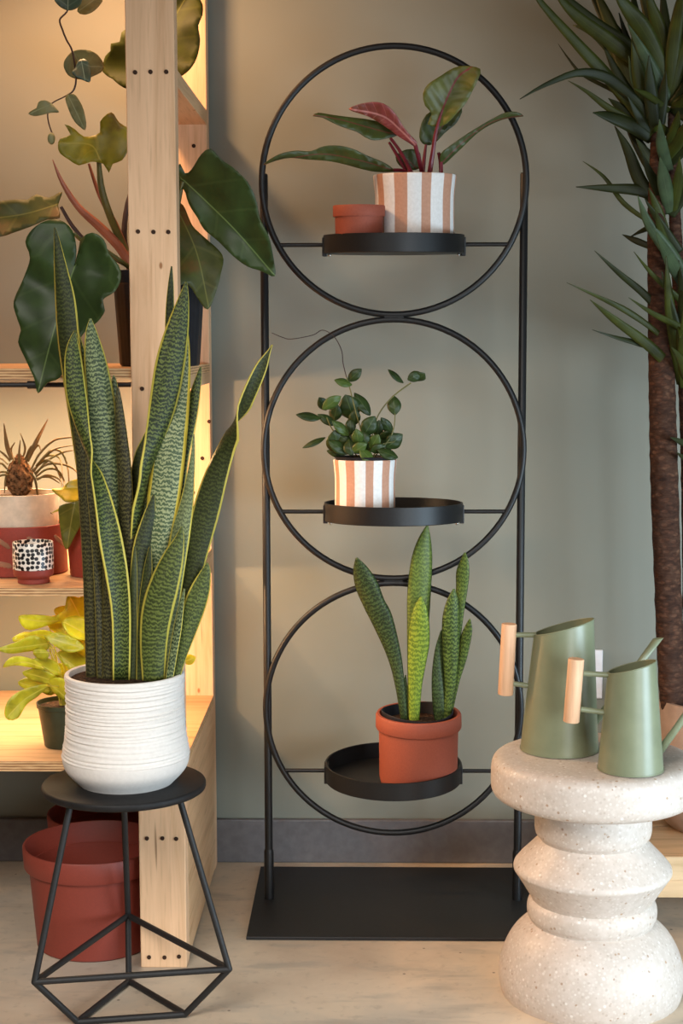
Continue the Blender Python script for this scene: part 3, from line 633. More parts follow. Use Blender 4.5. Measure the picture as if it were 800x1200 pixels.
BL = [  # (px,py,dY,w,twist) tip -> base
 ('L1', SN_D, [(64, 267, .02, 1, 0), (67, 285, .02, 7, 5), (71, 315, .02, 15, 10), (76, 352, .02, 23, 15), (80, 400, .02, 25, 20), (88, 460, .02, 24, 20), (98, 540, .02, 20, 20), (108, 640, .015, 16, 10), (112, 798, .01, 13, 0)]),
 ('L18', SN_B, [(76, 350, .03, 1, 0), (82, 375, .03, 9, 0), (91, 410, .03, 15, 0), (100, 450, .03, 17, 0), (112, 540, .03, 18, 0), (118, 640, .03, 17, 0), (122, 798, .02, 14, 0)]),
 ('L2', SN_A, [(88, 387, -.02, 1, 0), (85.5, 402, -.02, 11, 0), (85.5, 420, -.022, 19, 0), (88, 452, -.025, 23, 2), (92, 478, -.028, 21, 8), (97, 502, -.03, 15, 30), (103, 528, -.033, 9, 65), (108, 546, -.034, 10, 105), (115, 568, -.036, 16, 135), (122, 596, -.037, 22, 152), (129, 632, -.038, 27, 164), (137, 676, -.036, 26, 172), (142, 725, -.032, 22, 176), (142, 798, -.026, 20, 178)]),
 ('L3', SN_B, [(106, 373, .004, 1, 0), (107, 390, .004, 13, -5), (112, 425, .004, 26, -10), (118, 470, .004, 33, -10), (123, 530, .002, 35, -10), (127, 600, .0, 32, -8), (128, 690, .0, 26, 0), (130, 798, .0, 21, 0)]),
 ('L4', SN_C, [(86, 470, .0, 2, 0), (91, 500, .0, 10, 0), (95, 530, .0, 13, 20), (100, 600, -.002, 14, 20), (104, 680, -.004, 13, 20), (107, 798, -.006, 12, 20)]),
 ('L5', SN_C, [(103, 520, -.008, 3, 0), (107, 560, -.008, 12, -20), (114, 620, -.01, 15, -25), (118, 690, -.012, 14, -25), (121, 798, -.014, 13, -20)]),
 ('L5b', SN_C, [(120, 560, -.014, 3, 0), (125, 600, -.016, 14, 0), (129, 660, -.018, 17, 10), (128, 720, -.018, 15, 10), (127, 798, -.018, 14, 0)]),
 ('L6', SN_C, [(138, 453, -.002, 1, 0), (139, 470, -.002, 7, 5), (142, 510, -.004, 13, 15), (146, 560, -.006, 16, 20), (149, 640, -.008, 16, 20), (151, 720, -.01, 15, 15), (153, 798, -.01, 14, 10)]),
 ('L6b', SN_B, [(133, 440, .03, 1, 0), (134, 452, .03, 7, 0), (135, 480, .03, 9, 0), (140, 560, .03, 10, 0), (150, 798, .02, 10, 0)]),
 ('L7', SN_A, [(218, 330, -.006, 1, 0), (215, 350, -.006, 12, 0), (208, 385, -.008, 26, -5), (200, 425, -.01, 34, -8), (192, 470, -.012, 32, -12), (183, 510, -.012, 23, -30), (175, 542, -.01, 15, -60), (169, 568, -.008, 14, -75), (163, 605, -.004, 13, -60), (159, 660, .0, 12, -40), (158, 798, .0, 12, -20)]),
 ('L8', SN_E, [(216, 370, .012, 4, 0), (213, 410, .012, 18, 5), (207, 460, .008, 30, 8), (200, 515, .0, 36, 8), (193, 570, -.006, 38, 6), (187, 620, -.008, 33, 4), (182, 665, -.008, 22, 0), (179, 720, -.004, 16, 0), (177, 798, 0, 15, 0)]),
 ('L9', SN_A, [(235, 430, .03, 1, 0), (232, 445, .03, 7, 0), (226, 472, .028, 14, 15), (219, 502, .026, 18, 20), (212, 538, .024, 17, 20), (206, 600, .02, 14, 10), (198, 700, .015, 13, 0), (190, 798, .012, 12, 0)]),
 ('L16', SN_D, [(201, 312, .03, 1, 0), (200, 335, .03, 6, 0), (199, 370, .03, 10, 0), (200, 430, .03, 14, 0), (197, 520, .03, 15, 0), (190, 640, .025, 14, 0), (184, 798, .02, 13, 0)]),
 ('L10', SN_A, [(213, 617, -.03, 1, 0), (210, 632, -.03, 11, 5), (202, 655, -.032, 25, 10), (192, 685, -.034, 34, 10), (184, 715, -.034, 36, 8), (180, 750, -.032, 32, 4), (180, 798, -.03, 26, 0)]),
 ('L11', SN_B, [(227, 509, -.004, 1, 0), (226, 530, -.004, 4, 0), (223, 560, -.006, 9, 10), (218, 592, -.008, 16, 15), (211, 625, -.012, 22, 18), (206, 665, -.016, 20, 15), (201, 720, -.02, 15, 5), (196, 798, -.022, 12, 0)]),
 ('L12', SN_D, [(319, 404, -.03, 1, 180), (315, 412, -.03, 4, 178), (307, 428, -.03, 13, 172), (299, 445, -.03, 16, 160), (290, 464, -.028, 16, 140), (279, 488, -.024, 14, 100), (266, 520, -.02, 19, 45), (252, 560, -.016, 27, 15), (241, 600, -.012, 31, 5), (231, 645, -.01, 26, 0), (221, 690, -.008, 21, 0), (211, 740, -.006, 17, 0), (203, 798, -.004, 14, 0)]),
 ('L13', SN_A, [(243, 659, -.018, 1, 0), (241, 670, -.018, 11, -5), (235, 690, -.018, 22, -12), (228, 712, -.018, 25, -15), (220, 740, -.018, 20, -15), (211, 770, -.018, 14, -10), (204, 798, -.018, 11, 0)]),
 ('L14', SN_D, [(176, 500, .02, 2, 0), (172, 515, .02, 11, 0), (165, 540, .02, 18, 10), (160, 580, .018, 18, 15), (158, 650, .015, 17, 10), (160, 798, .01, 14, 0)]),
 ('L15', SN_D, [(180, 580, -.012, 2, 0), (175, 605, -.012, 14, -10), (168, 640, -.014, 22, -15), (164, 680, -.016, 22, -15), (163, 730, -.018, 19, -10), (164, 798, -.018, 16, 0)]),
 ('L19', SN_B, [(173, 545, .004, 2, 0), (170, 570, .004, 9, 0), (165, 620, .002, 11, 0), (160, 690, .0, 13, 0), (158, 798, 0, 12, 0)]),
 ('L20', SN_D, [(176, 640, -.022, 2, 0), (173, 670, -.022, 10, 15), (169, 710, -.024, 13, 20), (167, 750, -.024, 13, 15), (166, 798, -.024, 12, 0)]),
 ('L21', SN_D, [(158, 640, -.02, 1, 0), (157, 670, -.022, 7, 0), (155, 720, -.022, 11, 10), (154, 798, -.02, 12, 0)]),
 ('L22', SN_C, [(241, 626, .01, 1, 0), (236, 637, .01, 3, 0), (228, 660, .01, 5, 0), (216, 710, .01, 7, 0), (207, 798, .01, 7, 0)]),
 ('L23', SN_B, [(216, 690, -.03, 1, 0), (213, 705, -.03, 5, 15), (208, 735, -.03, 9, 20), (203, 765, -.03, 9, 15), (198, 798, -.03, 8, 0)]),
]
for nm, m_, pts in BL: ribbon([(x, y, Yc+d, w, tw) for x, y, d, w, tw in pts], 'leaf', m_, big, 40, .16, .002, 8)

# ------------------------------------------------------------------ shelving rack
YF = PF(190, 1134).y                       # front of front posts
px0 = PF(165, 1134).x; px1 = PF(219, 1134).x
PD = .036
yb1 = YW-.016; yb0 = yb1-PD                 # back posts
XL = -1.15
rack = thing('shelving_rack', 'open pine stud shelving rack with plywood shelves along the left', 'shelf', (px1, YF, 0))
zz = lambda py, Y=YF: P(190, py, Y).z
ZT = 1.66
def screws(po, zlist, xs=(.19, .52, .82), y=YF, yo=0):
    for z in zlist:
        for f_ in xs:
            x = px0+(px1-px0)*f_+rnd.uniform(-.001, .001)
            bm = bmesh.new(); bmesh.ops.create_cone(bm, cap_ends=True, segments=14, radius1=.0032, radius2=.0032, depth=.002, matrix=Matrix.Translation((x, y-.0003, z+rnd.uniform(-.0012, .0012))) @ Matrix.Rotation(PI/2, 4, 'X')); build(bm, 'screw', DARKHOLE, po, False)
for dx in (0, XL-px0):
    for (a, b_) in ((YF, YF+PD), (yb0, yb1)):
        bm = bmesh.new(); box(bm, px0+dx, px1+dx, a, b_, 0, ZT); po = build(bm, 'post', PINE, rack, False, .0015)
        if dx == 0 and a == YF: screws(po, [zz(85), zz(271), zz(982), zz(1121)]); screws(po, [zz(455)], (.24, .52)); 
        if dx == 0 and a == yb0:
            for (qx, qy) in ((227, 171), (232, 466), (245, 494), (237, 537), (226, 577)):
                pp = P(qx, qy, yb0); bm = bmesh.new(); bmesh.ops.create_cone(bm, cap_ends=True, segments=14, radius1=.0034, radius2=.0034, depth=.002, matrix=Matrix.Translation((pp.x, yb0-.0002, pp.z)) @ Matrix.Rotation(PI/2, 4, 'X')); build(bm, 'screw', DARKHOLE, po, False)
    z1 = P(207, 102, YF+PD).z; z2 = P(207, 82, YF+PD).z
    sh4 = P(60, 892, YF+.004).z; sh3 = P(60, 689, YF+.004).z; sh2 = P(60, 432, YF+.004).z
    for za, zb_ in ((z1, z2), (zz(283), zz(262)), (zz(1131), zz(1110)), (sh4-.016-.036, sh4-.0155), (sh3-.0125-.03, sh3-.0125), (sh2-.0145-.02, sh2-.0145), (ZT-.03, ZT-.0005)):
        bm = bmesh.new(); box(bm, px0+dx, px1+dx-(.03 if abs(za-zz(283)) < 1e-6 else 0), YF+PD, yb0, max(za, .0), zb_); build(bm, 'crossbeam', PINE_Y, rack, False, .0012)
    bm = bmesh.new(); box(bm, px1+dx-.03, px1+dx, YF+PD, yb0, zz(1110)+.0002, sh4-.052); build(bm, 'side_board', PINE_Y, rack, False, .0012)
def shelf(z, th, full=True):
    xl_ = XL+(px1-px0)
    poly = [(xl_, YF+.003), (px0-.0005, YF+.003), (px0-.0005, YF+PD+.0005), (px1, YF+PD+.0005), (px1, yb0-.0005), (px0-.0005, yb0-.0005), (px0-.0005, yb1), (xl_, yb1), (xl_, yb0-.0005), (XL, yb0-.0005), (XL, YF+PD+.0005), (xl_, YF+PD+.0005)]
    bm = bmesh.new(); prism(bm, poly, z-th, z, 1, 0); return build(bm, 'shelf_board', [PLY, PLYE], rack, False)
shelf(sh4, .0155); shelf(sh3, .0125); shelf(sh2, .0145); shelf(ZT-.0+.016, .0155)
yp = YF+.012; zp = P(60, 451, yp).z
bm = bmesh.new(); tube(bm, [(XL+.08, yp, zp), (px0, yp, zp)], .0036, 12); pipe = build(bm, 'pipe', STEEL_DULL, rack)
xq = P(38, 451, yp).x
bm = bmesh.new(); tube(bm, [(xq-.007, yp, zp), (xq+.007, yp, zp)], .0058, 14); build(bm, 'coupling', STEEL_DULL, pipe)

# ------------------------------------------------------------------ philodendron on shelf two
Yp = YF+.19
bz = sh2+.0005
pc = P(187.5, 425, Yp); k = mpp(pc); zt = P(187, 318, Yp).z
ph = thing('potted_philodendron', 'large-leaved philodendron in a black nursery pot on the upper shelf', 'potted plant', (pc.x, Yp, bz))
r0, r1 = 46*k, 53*k
def ribs(a, rr, z, i): return (rr*(1+.012*(1 if math.sin(a*16) > .2 else 0)), z)
hh = zt-bz
bm = bmesh.new(); lathe(bm, pot_profile([(r0*.96, bz), (r0, bz+.003), (r0+(r1-r0)*.85, bz+hh*.85), (r1*1.0, bz+hh*.86), (r1*1.03, bz+hh*.87), (r1*1.04, zt)], .003, .004), (pc.x, Yp), 128, ribs); build(bm, 'pot', BLACKP, ph)
bm = bmesh.new(); lathe(bm, [(0, zt-.01), (r1*.97, zt-.012), (r1*.95, zt-.02), (0, zt-.02)], (pc.x, Yp), 48); build(bm, 'soil', SOIL, ph)
q1 = lambda pts: sub_(pts, 0, 0, 2.353); q2 = lambda pts: sub_(pts, 0, 230, 2.353)
polyleaf(q1([(497, 452), (510, 478), (528, 467), (555, 425), (580, 410), (610, 440), (642, 462), (682, 502), (705, 550), (716, 602), (740, 652), (754, 715), (757, 762), (722, 748), (682, 735), (642, 706), (602, 666), (562, 632), (545, 602), (520, 562), (506, 522), (480, 520), (484, 470)]), q1([(505, 495), (640, 625), (756, 758)]), Yp-.10, 'leaf', PH_G, ph, along=-.15, side=.35, cup=.3)
polyleaf(q2([(480, 20), (505, 25), (530, 80), (560, 110), (613, 162), (609, 212), (596, 262), (573, 312), (545, 282), (520, 245), (480, 235), (470, 120)]), q2([(480, 20), (540, 150), (575, 305)]), Yp-.06, 'leaf', PH_U, ph, along=-.1, side=-.3)
polyleaf(q2([(204, 195), (211, 150), (200, 95), (165, 65), (125, 68), (90, 90), (70, 125), (83, 170), (65, 225), (38, 290), (45, 330), (58, 370), (50, 402), (75, 460), (95, 505), (105, 543), (130, 515), (165, 500), (188, 450), (215, 400), (240, 367), (268, 347), (289, 315), (283, 285), (316, 262), (333, 225), (326, 190), (300, 158), (286, 120), (255, 100), (226, 115), (216, 152)]), q2([(206, 195), (160, 330), (105, 540)]), Yp-.195, 'leaf', PH_G, ph, along=-.12, side=.25, cup=.25, wave=.006)
polyleaf(q1([(160, 402), (166, 383), (195, 372), (178, 343), (205, 355), (232, 377), (275, 366), (276, 335), (306, 309), (328, 337), (358, 360), (358, 402), (336, 442), (310, 452), (300, 476), (285, 452), (250, 446), (217, 456), (190, 440), (165, 422)]), q1([(275, 440), (250, 400), (180, 395)]), Yp-.06, 'leaf', PH_Y, ph, along=-.3, side=.2, cup=.4, wave=.008)
polyleaf(q1([(-110, 610), (-60, 570), (0, 555), (50, 550), (75, 551), (100, 536), (135, 545), (171, 529), (160, 565), (165, 600), (130, 605), (90, 622), (40, 640), (0, 652), (-60, 650)]), q1([(170, 560), (60, 592), (-108, 612)]), Yp-.02, 'leaf', PH_U, ph, along=-.1, side=.5)
polyleaf(q1([(358, 72), (335, 90), (330, 115), (306, 120), (305, 140), (290, 155), (283, 198), (310, 217), (330, 235), (360, 248), (430, 252), (470, 225), (505, 207), (530, 182), (545, 150), (551, 110), (546, 70), (558, 40), (553, 0), (500, -30), (430, -20), (390, 30)]), q1([(420, 240), (440, 130), (520, -20)]), Yp+.03, 'leaf', PH_T, ph, along=.1, side=-.3, wave=.008)
for s, m_ in (([(145, 440, -.05, 1), (170, 500, -.04, 5), (215, 570, -.03, 8), (280, 630, -.02, 11), (335, 690, -.01, 11), (370, 760, 0, 10)], PINKSTEM), ([(272, 440, -.06, 5), (280, 520, -.04, 8), (305, 600, -.02, 9), (345, 690, 0, 9), (380, 760, 0, 9)], GREENSTEM), ([(245, 452, .0, 3), (275, 540, .0, 5), (318, 620, .0, 7), (370, 750, .0, 8)], PINKSTEM),
                ([(420, 240, .03, 4), (400, 420, .03, 5), (352, 560, .02, 6), (345, 680, .01, 7), (390, 760, .01, 7)], DARKSTEM), ([(206, 645, -.19, 4), (226, 662, -.16, 5), (290, 690, -.08, 5), (400, 770, 0, 6)], GREENSTEM), ([(168, 570, -.02, 4), (205, 630, -.01, 5), (260, 680, 0, 5), (420, 770, .01, 6)], DARKSTEM),
                ([(503, 500, -.10, 5), (480, 620, -.08, 6), (450, 780, 0, 7)], GREENSTEM), ([(480, 540, -.06, 4), (470, 620, -.05, 5), (455, 780, 0, 6)], GREENSTEM)):
    stem([(x/2.353, y/2.353, Yp+d, w) for x, y, d, w in s], 'stem', m_, ph, 18)

# ------------------------------------------------------------------ trailing satin vine from above
Yv = YF+.10
hv = thing('trailing_vine', 'thin trailing vine with silvery leaves hanging down at upper left', 'plant', P(70, -120, Yv))
vpts = [(400, -420), (402, -200), (405, 0), (390, 70), (350, 115), (366, 175), (390, 235), (420, 290), (438, 380), (446, 460), (430, 530), (380, 565), (305, 605), (280, 660), (285, 720), (305, 780)]
topz = ZT+.02
vv = [(x/5, y/5, Yv, 2.2 if y < 560 else 1.6) for x, y in vpts]
stem(vv, 'stem', DARKSTEM, hv, 60, 8)
q = lambda pts: sub_(pts, 0, 0, 5)
polyleaf(q([(316, -10), (335, 25), (370, 52), (410, 62), (455, 45), (480, 5), (470, -60), (400, -90), (340, -60)]), q([(398, 60), (400, -80)]), Yv-.01, 'leaf', SILV2, hv, along=-.5, step=3)
polyleaf(q([(452, 66), (490, 85), (540, 70), (585, 30), (602, -10), (560, -60), (500, -50), (470, 10)]), q([(455, 70), (590, -30)]), Yv+.01, 'leaf', SILV, hv, along=.2, step=3)
polyleaf(q([(372, 380), (390, 335), (425, 302), (475, 290), (530, 297), (575, 325), (607, 375), (600, 415), (560, 440), (500, 462), (440, 460), (395, 435)]), q([(430, 300), (480, 380), (590, 390)]), Yv+.012, 'leaf', SILV, hv, along=.1, step=3)
polyleaf(q([(440, 400), (455, 360), (490, 345), (520, 365), (530, 410), (532, 450), (522, 482), (490, 470), (455, 455), (420, 425)]), q([(475, 345), (500, 478)]), Yv-.012, 'leaf', SILV2, hv, along=-.4, step=3)
polyleaf(q([(383, 570), (430, 550), (465, 590), (488, 640), (504, 720), (498, 762), (470, 745), (435, 710), (405, 650)]), q([(400, 560), (495, 755)]), Yv-.005, 'leaf', SILV, hv, along=-.1, step=3)
polyleaf(q([(166, 665), (190, 645), (215, 630), (225, 598), (260, 586), (300, 605), (325, 630), (345, 658), (300, 660), (250, 672), (200, 680)]), q([(300, 610), (170, 668)]), Yv-.01, 'leaf', SILV, hv, along=-.3, step=3)
bm = bmesh.new(); bud = P(301/5, 812/5, Yv); bmesh.ops.create_uvsphere(bm, u_segments=14, v_segments=10, radius=.0058, matrix=Matrix.Translation(bud) @ Matrix.Diagonal((1, 1, 1.55, 1))); build(bm, 'bud', SILV, hv)
# its pot up on the top shelf, out of the frame
pv = Vector((P(80, -10, Yv).x, YF+.13, ZT+.0165))
bm = bmesh.new(); lathe(bm, pot_profile([(.045, pv.z), (.055, pv.z+.09), (.058, pv.z+.1)], .004, .005), (pv.x, pv.y), 48); build(bm, 'pot', TERRA, hv)
bm = bmesh.new(); a0 = P(400/5, -420/5, Yv)
tube(bm, [tuple(a0), (a0.x, YF-.012, ZT-.06), (a0.x, YF-.016, ZT+.05), (a0.x, YF+.04, pv.z+.12), (pv.x, pv.y, pv.z+.08)], .0015, 8); build(bm, 'stem', DARKSTEM, hv)
bm = bmesh.new(); lathe(bm, [(0, pv.z+.085), (.05, pv.z+.084), (.049, pv.z+.08), (0, pv.z+.08)], (pv.x, pv.y), 24); build(bm, 'soil', SOIL, hv)

# ------------------------------------------------------------------ shelf three: slotted pot with spiky plant, dotted cup, golden pothos
Y3 = YF+.17
b = P(24, 660, Y3); b.z = sh3+.0005; k = mpp(b)
t = thing('potted_spiky_plant', 'brown spiky plant with arching thin leaves in a slotted red and cream pot', 'potted plant', b)
zt = P(24, 577, Y3).z; zm = P(24, 613, Y3).z
bm = bmesh.new(); lathe(bm, pot_profile([(42*k, b.z+.006), (45*k, zm), (46.5*k, zt-.002), (46*k, zt)], .004, .004), (b.x, b.y), 80); build(bm, 'inner_pot', CREAM, t)
bm = bmesh.new(); lathe(bm, [(0, b.z), (53*k, b.z), (55*k, b.z+.002), (54.5*k, b.z+.02), (52.5*k, zm), (51.5*k, zm+.001), (47.5*k, zm), (48.5*k, b.z+.02), (47*k, b.z+.0055), (0, b.z+.0055)], (b.x, b.y), 80); sl = build(bm, 'slotted_sleeve', OXRED, t)
bm = bmesh.new(); lathe(bm, [(0, zt-.008), (45*k, zt-.008), (44*k, zt-.015), (0, zt-.015)], (b.x, b.y), 40); build(bm, 'soil', SOIL, t)
zh = b.z; hs = zm-b.z
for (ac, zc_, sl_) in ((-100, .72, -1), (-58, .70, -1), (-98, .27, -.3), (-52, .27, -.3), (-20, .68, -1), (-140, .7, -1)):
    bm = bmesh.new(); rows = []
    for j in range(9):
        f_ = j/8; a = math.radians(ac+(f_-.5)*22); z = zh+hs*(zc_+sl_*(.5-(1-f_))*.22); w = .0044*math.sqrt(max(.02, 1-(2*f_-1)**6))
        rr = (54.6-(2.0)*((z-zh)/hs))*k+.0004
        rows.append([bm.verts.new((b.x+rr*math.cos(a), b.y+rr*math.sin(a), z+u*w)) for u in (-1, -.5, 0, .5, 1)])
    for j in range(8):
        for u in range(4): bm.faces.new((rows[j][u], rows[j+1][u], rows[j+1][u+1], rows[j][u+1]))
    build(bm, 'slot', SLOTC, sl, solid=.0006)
s5 = 5.457
cb = P(125/s5, 425/s5+480, Y3)
bm = bmesh.new(); bmesh.ops.create_icosphere(bm, subdivisions=4, radius=1)
for v in bm.verts:
    n_ = 1+.16*noise.noise(v.co*9)+.1*noise.noise(v.co*22); tp = 1-.45*max(0, v.co.z)
    v.co = Vector((cb.x+v.co.x*16*k*n_*tp, cb.y+v.co.y*16*k*n_*tp, cb.z+v.co.z*25*k*n_))
build(bm, 'caudex', SPKB, t)
SP = [[(75, 320), (45, 230), (25, 90)], [(125, 350), (122, 280), (130, 195)], [(175, 330), (230, 210), (308, 58)], [(200, 380), (255, 280), (340, 200), (420, 180), (492, 178)], [(215, 400), (270, 320), (360, 250), (492, 225)], [(225, 420), (300, 330), (400, 275), (492, 258)], [(230, 360), (320, 265), (390, 270), (430, 360), (440, 470), (428, 585)], [(205, 390), (290, 325), (345, 350), (385, 430), (395, 490)], [(190, 400), (225, 450), (245, 560), (285, 630), (335, 668)], [(65, 330), (30, 290), (-20, 250)], [(50, 350), (20, 320), (-30, 300)], [(45, 380), (10, 345), (-40, 345)], [(50, 400), (35, 450), (28, 535)], [(60, 420), (10, 420), (-40, 450)],
      [(220, 410), (300, 350), (400, 350), (470, 380), (505, 420)], [(230, 430), (300, 380), (370, 390), (410, 460), (405, 500)], [(235, 450), (300, 420), (370, 440), (400, 480)], [(160, 320), (190, 250), (205, 230)], [(180, 310), (240, 230), (260, 260)], [(55, 400), (0, 400), (-50, 420)], [(230, 440), (310, 430), (380, 470)], [(150, 300), (160, 240), (130, 150)], [(210, 400), (290, 300), (380, 310), (400, 420)], [(90, 330), (70, 260), (95, 210)]]
for i, s in enumerate(SP):
    w0 = 5.5 if i in (0, 2) else 2.5
    n_ = len(s); blade([(x/s5, y/s5+480, Y3-.02+rnd.uniform(-.03, .03)*(j/(n_-1)), [w0*.7, w0, w0*.9, w0*.7, w0*.5, .6][min(5, int(j*5/(n_-1)))] if j < n_-1 else .6, rnd.uniform(-20, 20)) for j, (x, y) in enumerate(s)], 'leaf', SPK, t, n=16, fold=.2, cols=4, thick=.0008)
# dotted cup
Yd = YF+.055; b = P(39.5, 680, Yd); b.z = sh3+.0005; k = mpp(b)
t = thing('dotted_cup', 'small white cup with black dots and red base, before the slotted pot', 'cup', b)
z = lambda py: P(39, py, Yd).z
zz1 = z(675.5); zz2 = z(666); zz3 = z(634.5)
bm = bmesh.new(); lathe(bm, [(0, b.z), (18*k, b.z), (18.6*k, b.z+.001), (18.2*k, zz1-.002), (20*k, zz1), (22.5*k, zz1+.002), (23.4*k, zz1+.005), (23.4*k, zz2), (0, zz2)], (b.x, b.y), 64); build(bm, 'base', OXRED, t)
bm = bmesh.new(); lathe(bm, [(21*k, zz2-.0005), (23.6*k, zz2+.0003), (23.7*k, (zz2+zz3)/2), (23.4*k, zz3-.001), (22.8*k, zz3), (21.6*k, zz3), (21*k, zz3-.002), (20.5*k, zz2+.003), (0, zz2+.003)], (b.x, b.y), 96); build(bm, 'bowl', DOTS, t)
# golden pothos in dark red pot
Yg = YF+.13; b = P(107, 675, Yg); b.z = sh3+.0005; k = mpp(b); zt = P(107, 612, Yg).z
t = thing('potted_pothos', 'yellow drooping pothos in a dark red pot, half hidden by the tall snake plant', 'potted plant', b)
bm = bmesh.new(); lathe(bm, pot_profile([(23*k, b.z), (24.5*k, b.z+.003), (28*k, zt-.002), (27.5*k, zt)], .003, .004), (b.x, b.y), 64); build(bm, 'pot', OXRED, t)
bm = bmesh.new(); lathe(bm, [(0, zt-.008), (26*k, zt-.008), (25*k, zt-.014), (0, zt-.014)], (b.x, b.y), 32); build(bm, 'soil', SOIL, t)
q = lambda pts: sub_(pts, 0, 480, s5)
polyleaf(q([(560, 430), (515, 438), (440, 460), (400, 500), (328, 510), (385, 560), (430, 592), (515, 575), (590, 540)]), q([(580, 500), (450, 500), (335, 512)]), Yg-.02, 'leaf', NEON3, t, along=-.2, side=.6, step=3)
polyleaf(q([(560, 560), (510, 575), (440, 600), (385, 628), (328, 662), (400, 642), (515, 606), (570, 590)]), q([(570, 575), (440, 612), (332, 660)]), Yg-.03, 'leaf', NEON3, t, along=-.3, step=3)
polyleaf(q([(380, 620), (450, 595), (515, 585), (528, 640), (522, 720), (482, 800), (432, 892), (405, 862), (385, 760), (376, 680)]), q([(480, 590), (455, 720), (430, 888)]), Yg-.045, 'leaf', OLIVE, t, along=-.05, step=3)
polyleaf(q([(560, 400), (600, 380), (680, 420), (700, 500), (620, 560), (570, 500)]), q([(580, 540), (690, 440)]), Yg, 'leaf', NEON3, t, step=4)
for s in ([(575, 500), (590, 600), (585, 740)], [(480, 595), (540, 600), (585, 740)], [(570, 578), (590, 640), (585, 740)]): stem([(x/s5, y/s5+480, Yg-.015, 2) for x, y in s], 'stem', GREENSTEM, t, 10, 6)

# ------------------------------------------------------------------ shelf four: neon pothos
Yn = PF(76, 880, sh4).y+27*1.3e-3
b = P(76, 875, Yn); b.z = sh4+.0005; k = mpp(b); zt = P(76, 822, Yn).z
t = thing('potted_pothos', 'bushy neon yellow pothos in a dark green nursery pot on the lowest shelf', 'potted plant', b)
bm = bmesh.new(); lathe(bm, pot_profile([(22.5*k, b.z), (23.5*k, b.z+.002), (30*k, zt-.008), (31.5*k, zt-.007), (32*k, zt)], .002, .003), (b.x, b.y), 64); build(bm, 'pot', GREENP, t)
bm = bmesh.new(); lathe(bm, [(0, zt-.006), (29.5*k, zt-.007), (28.5*k, zt-.014), (0, zt-.014)], (b.x, b.y), 32); build(bm, 'soil', SOIL, t)
q = lambda pts: sub_(pts, 0, 640, 2.857)
N = [([(228, 164), (262, 172), (300, 165), (310, 230), (285, 262), (240, 276), (188, 236), (215, 215)], [(280, 270), (260, 220), (232, 168)], NEON, .0),
     ([(62, 235), (110, 230), (165, 234), (205, 246), (152, 268), (100, 281), (75, 268)], [(205, 250), (130, 250), (64, 238)], NEON, -.02),
     ([(0, 340), (60, 320), (110, 299), (162, 320), (160, 346), (100, 352), (40, 360), (0, 352)], [(165, 325), (90, 335), (0, 346)], NEON2, -.04),
     ([(148, 300), (200, 289), (252, 310), (282, 342), (232, 356), (180, 332)], [(150, 302), (220, 325), (280, 342)], NEON2, -.05),
     ([(10, 406), (32, 375), (70, 369), (120, 384), (148, 412), (100, 406), (50, 399)], [(148, 408), (80, 388), (14, 404)], NEON, -.06),
     ([(75, 422), (120, 410), (180, 430), (192, 462), (130, 456), (92, 441)], [(190, 455), (130, 435), (78, 422)], NEON2, -.04),
     ([(15, 562), (25, 520), (60, 489), (110, 470), (162, 464), (130, 500), (90, 530), (60, 576), (28, 582)], [(160, 468), (80, 515), (22, 575)], NEON2, -.08),
     ([(160, 265), (200, 258), (255, 265), (295, 290), (292, 352), (250, 320), (200, 290)], [(165, 268), (240, 290), (292, 345)], NEON2, .01),
     ([(80, 300), (110, 286), (150, 282), (190, 296), (150, 310), (100, 312)], [(190, 300), (140, 297), (82, 300)], NEON, -.02),
     ([(110, 350), (150, 345), (165, 365), (150, 380), (120, 372)], [(165, 355), (112, 355)], NEON2, -.05),
     ([(190, 360), (240, 350), (290, 380), (290, 440), (240, 420)], [(195, 362), (285, 430)], NEON2, -.02),
     ([(150, 250), (200, 230), (240, 250), (250, 290), (200, 300)], [(245, 290), (160, 252)], NEON, .02),
     ([(260, 260), (300, 240), (330, 300), (300, 350), (265, 320)], [(290, 345), (285, 255)], NEON, .03),
     ([(120, 440), (170, 430), (200, 470), (170, 500), (130, 480)], [(195, 490), (125, 445)], NEON2, .0),
     ([(170, 400), (215, 395), (235, 440), (210, 480), (180, 450)], [(215, 478), (180, 405)], NEON2, .01),
     ([(230, 440), (280, 420), (320, 460), (290, 510), (245, 490)], [(240, 500), (300, 440)], NEON2, .0)]
N += [([(210, 250), (250, 232), (300, 250), (315, 300), (270, 315), (225, 290)], [(300, 300), (215, 255)], NEON, -.03),
     ([(40, 310), (80, 288), (130, 292), (160, 312), (110, 322), (60, 326)], [(155, 312), (44, 312)], NEON, -.01),
     ([(95, 385), (140, 372), (190, 390), (205, 430), (150, 425), (110, 410)], [(200, 425), (98, 388)], NEON2, -.03),
     ([(60, 455), (100, 440), (150, 452), (170, 490), (115, 485), (75, 474)], [(165, 485), (64, 456)], NEON2, -.02),
     ([(180, 215), (225, 200), (260, 225), (265, 262), (220, 262)], [(260, 258), (184, 218)], NEON, .02),
     ([(215, 320), (260, 312), (300, 340), (300, 400), (250, 380)], [(295, 395), (220, 324)], NEON, -.01),
     ([(160, 455), (200, 440), (240, 470), (235, 520), (190, 500)], [(232, 515), (164, 458)], NEON2, -.03)]
for o_, r_, m_, d in N: polyleaf(q(o_), q(r_), Yn+d, 'leaf', m_, t, along=-.25, side=rnd.uniform(-.4, .4), step=4)
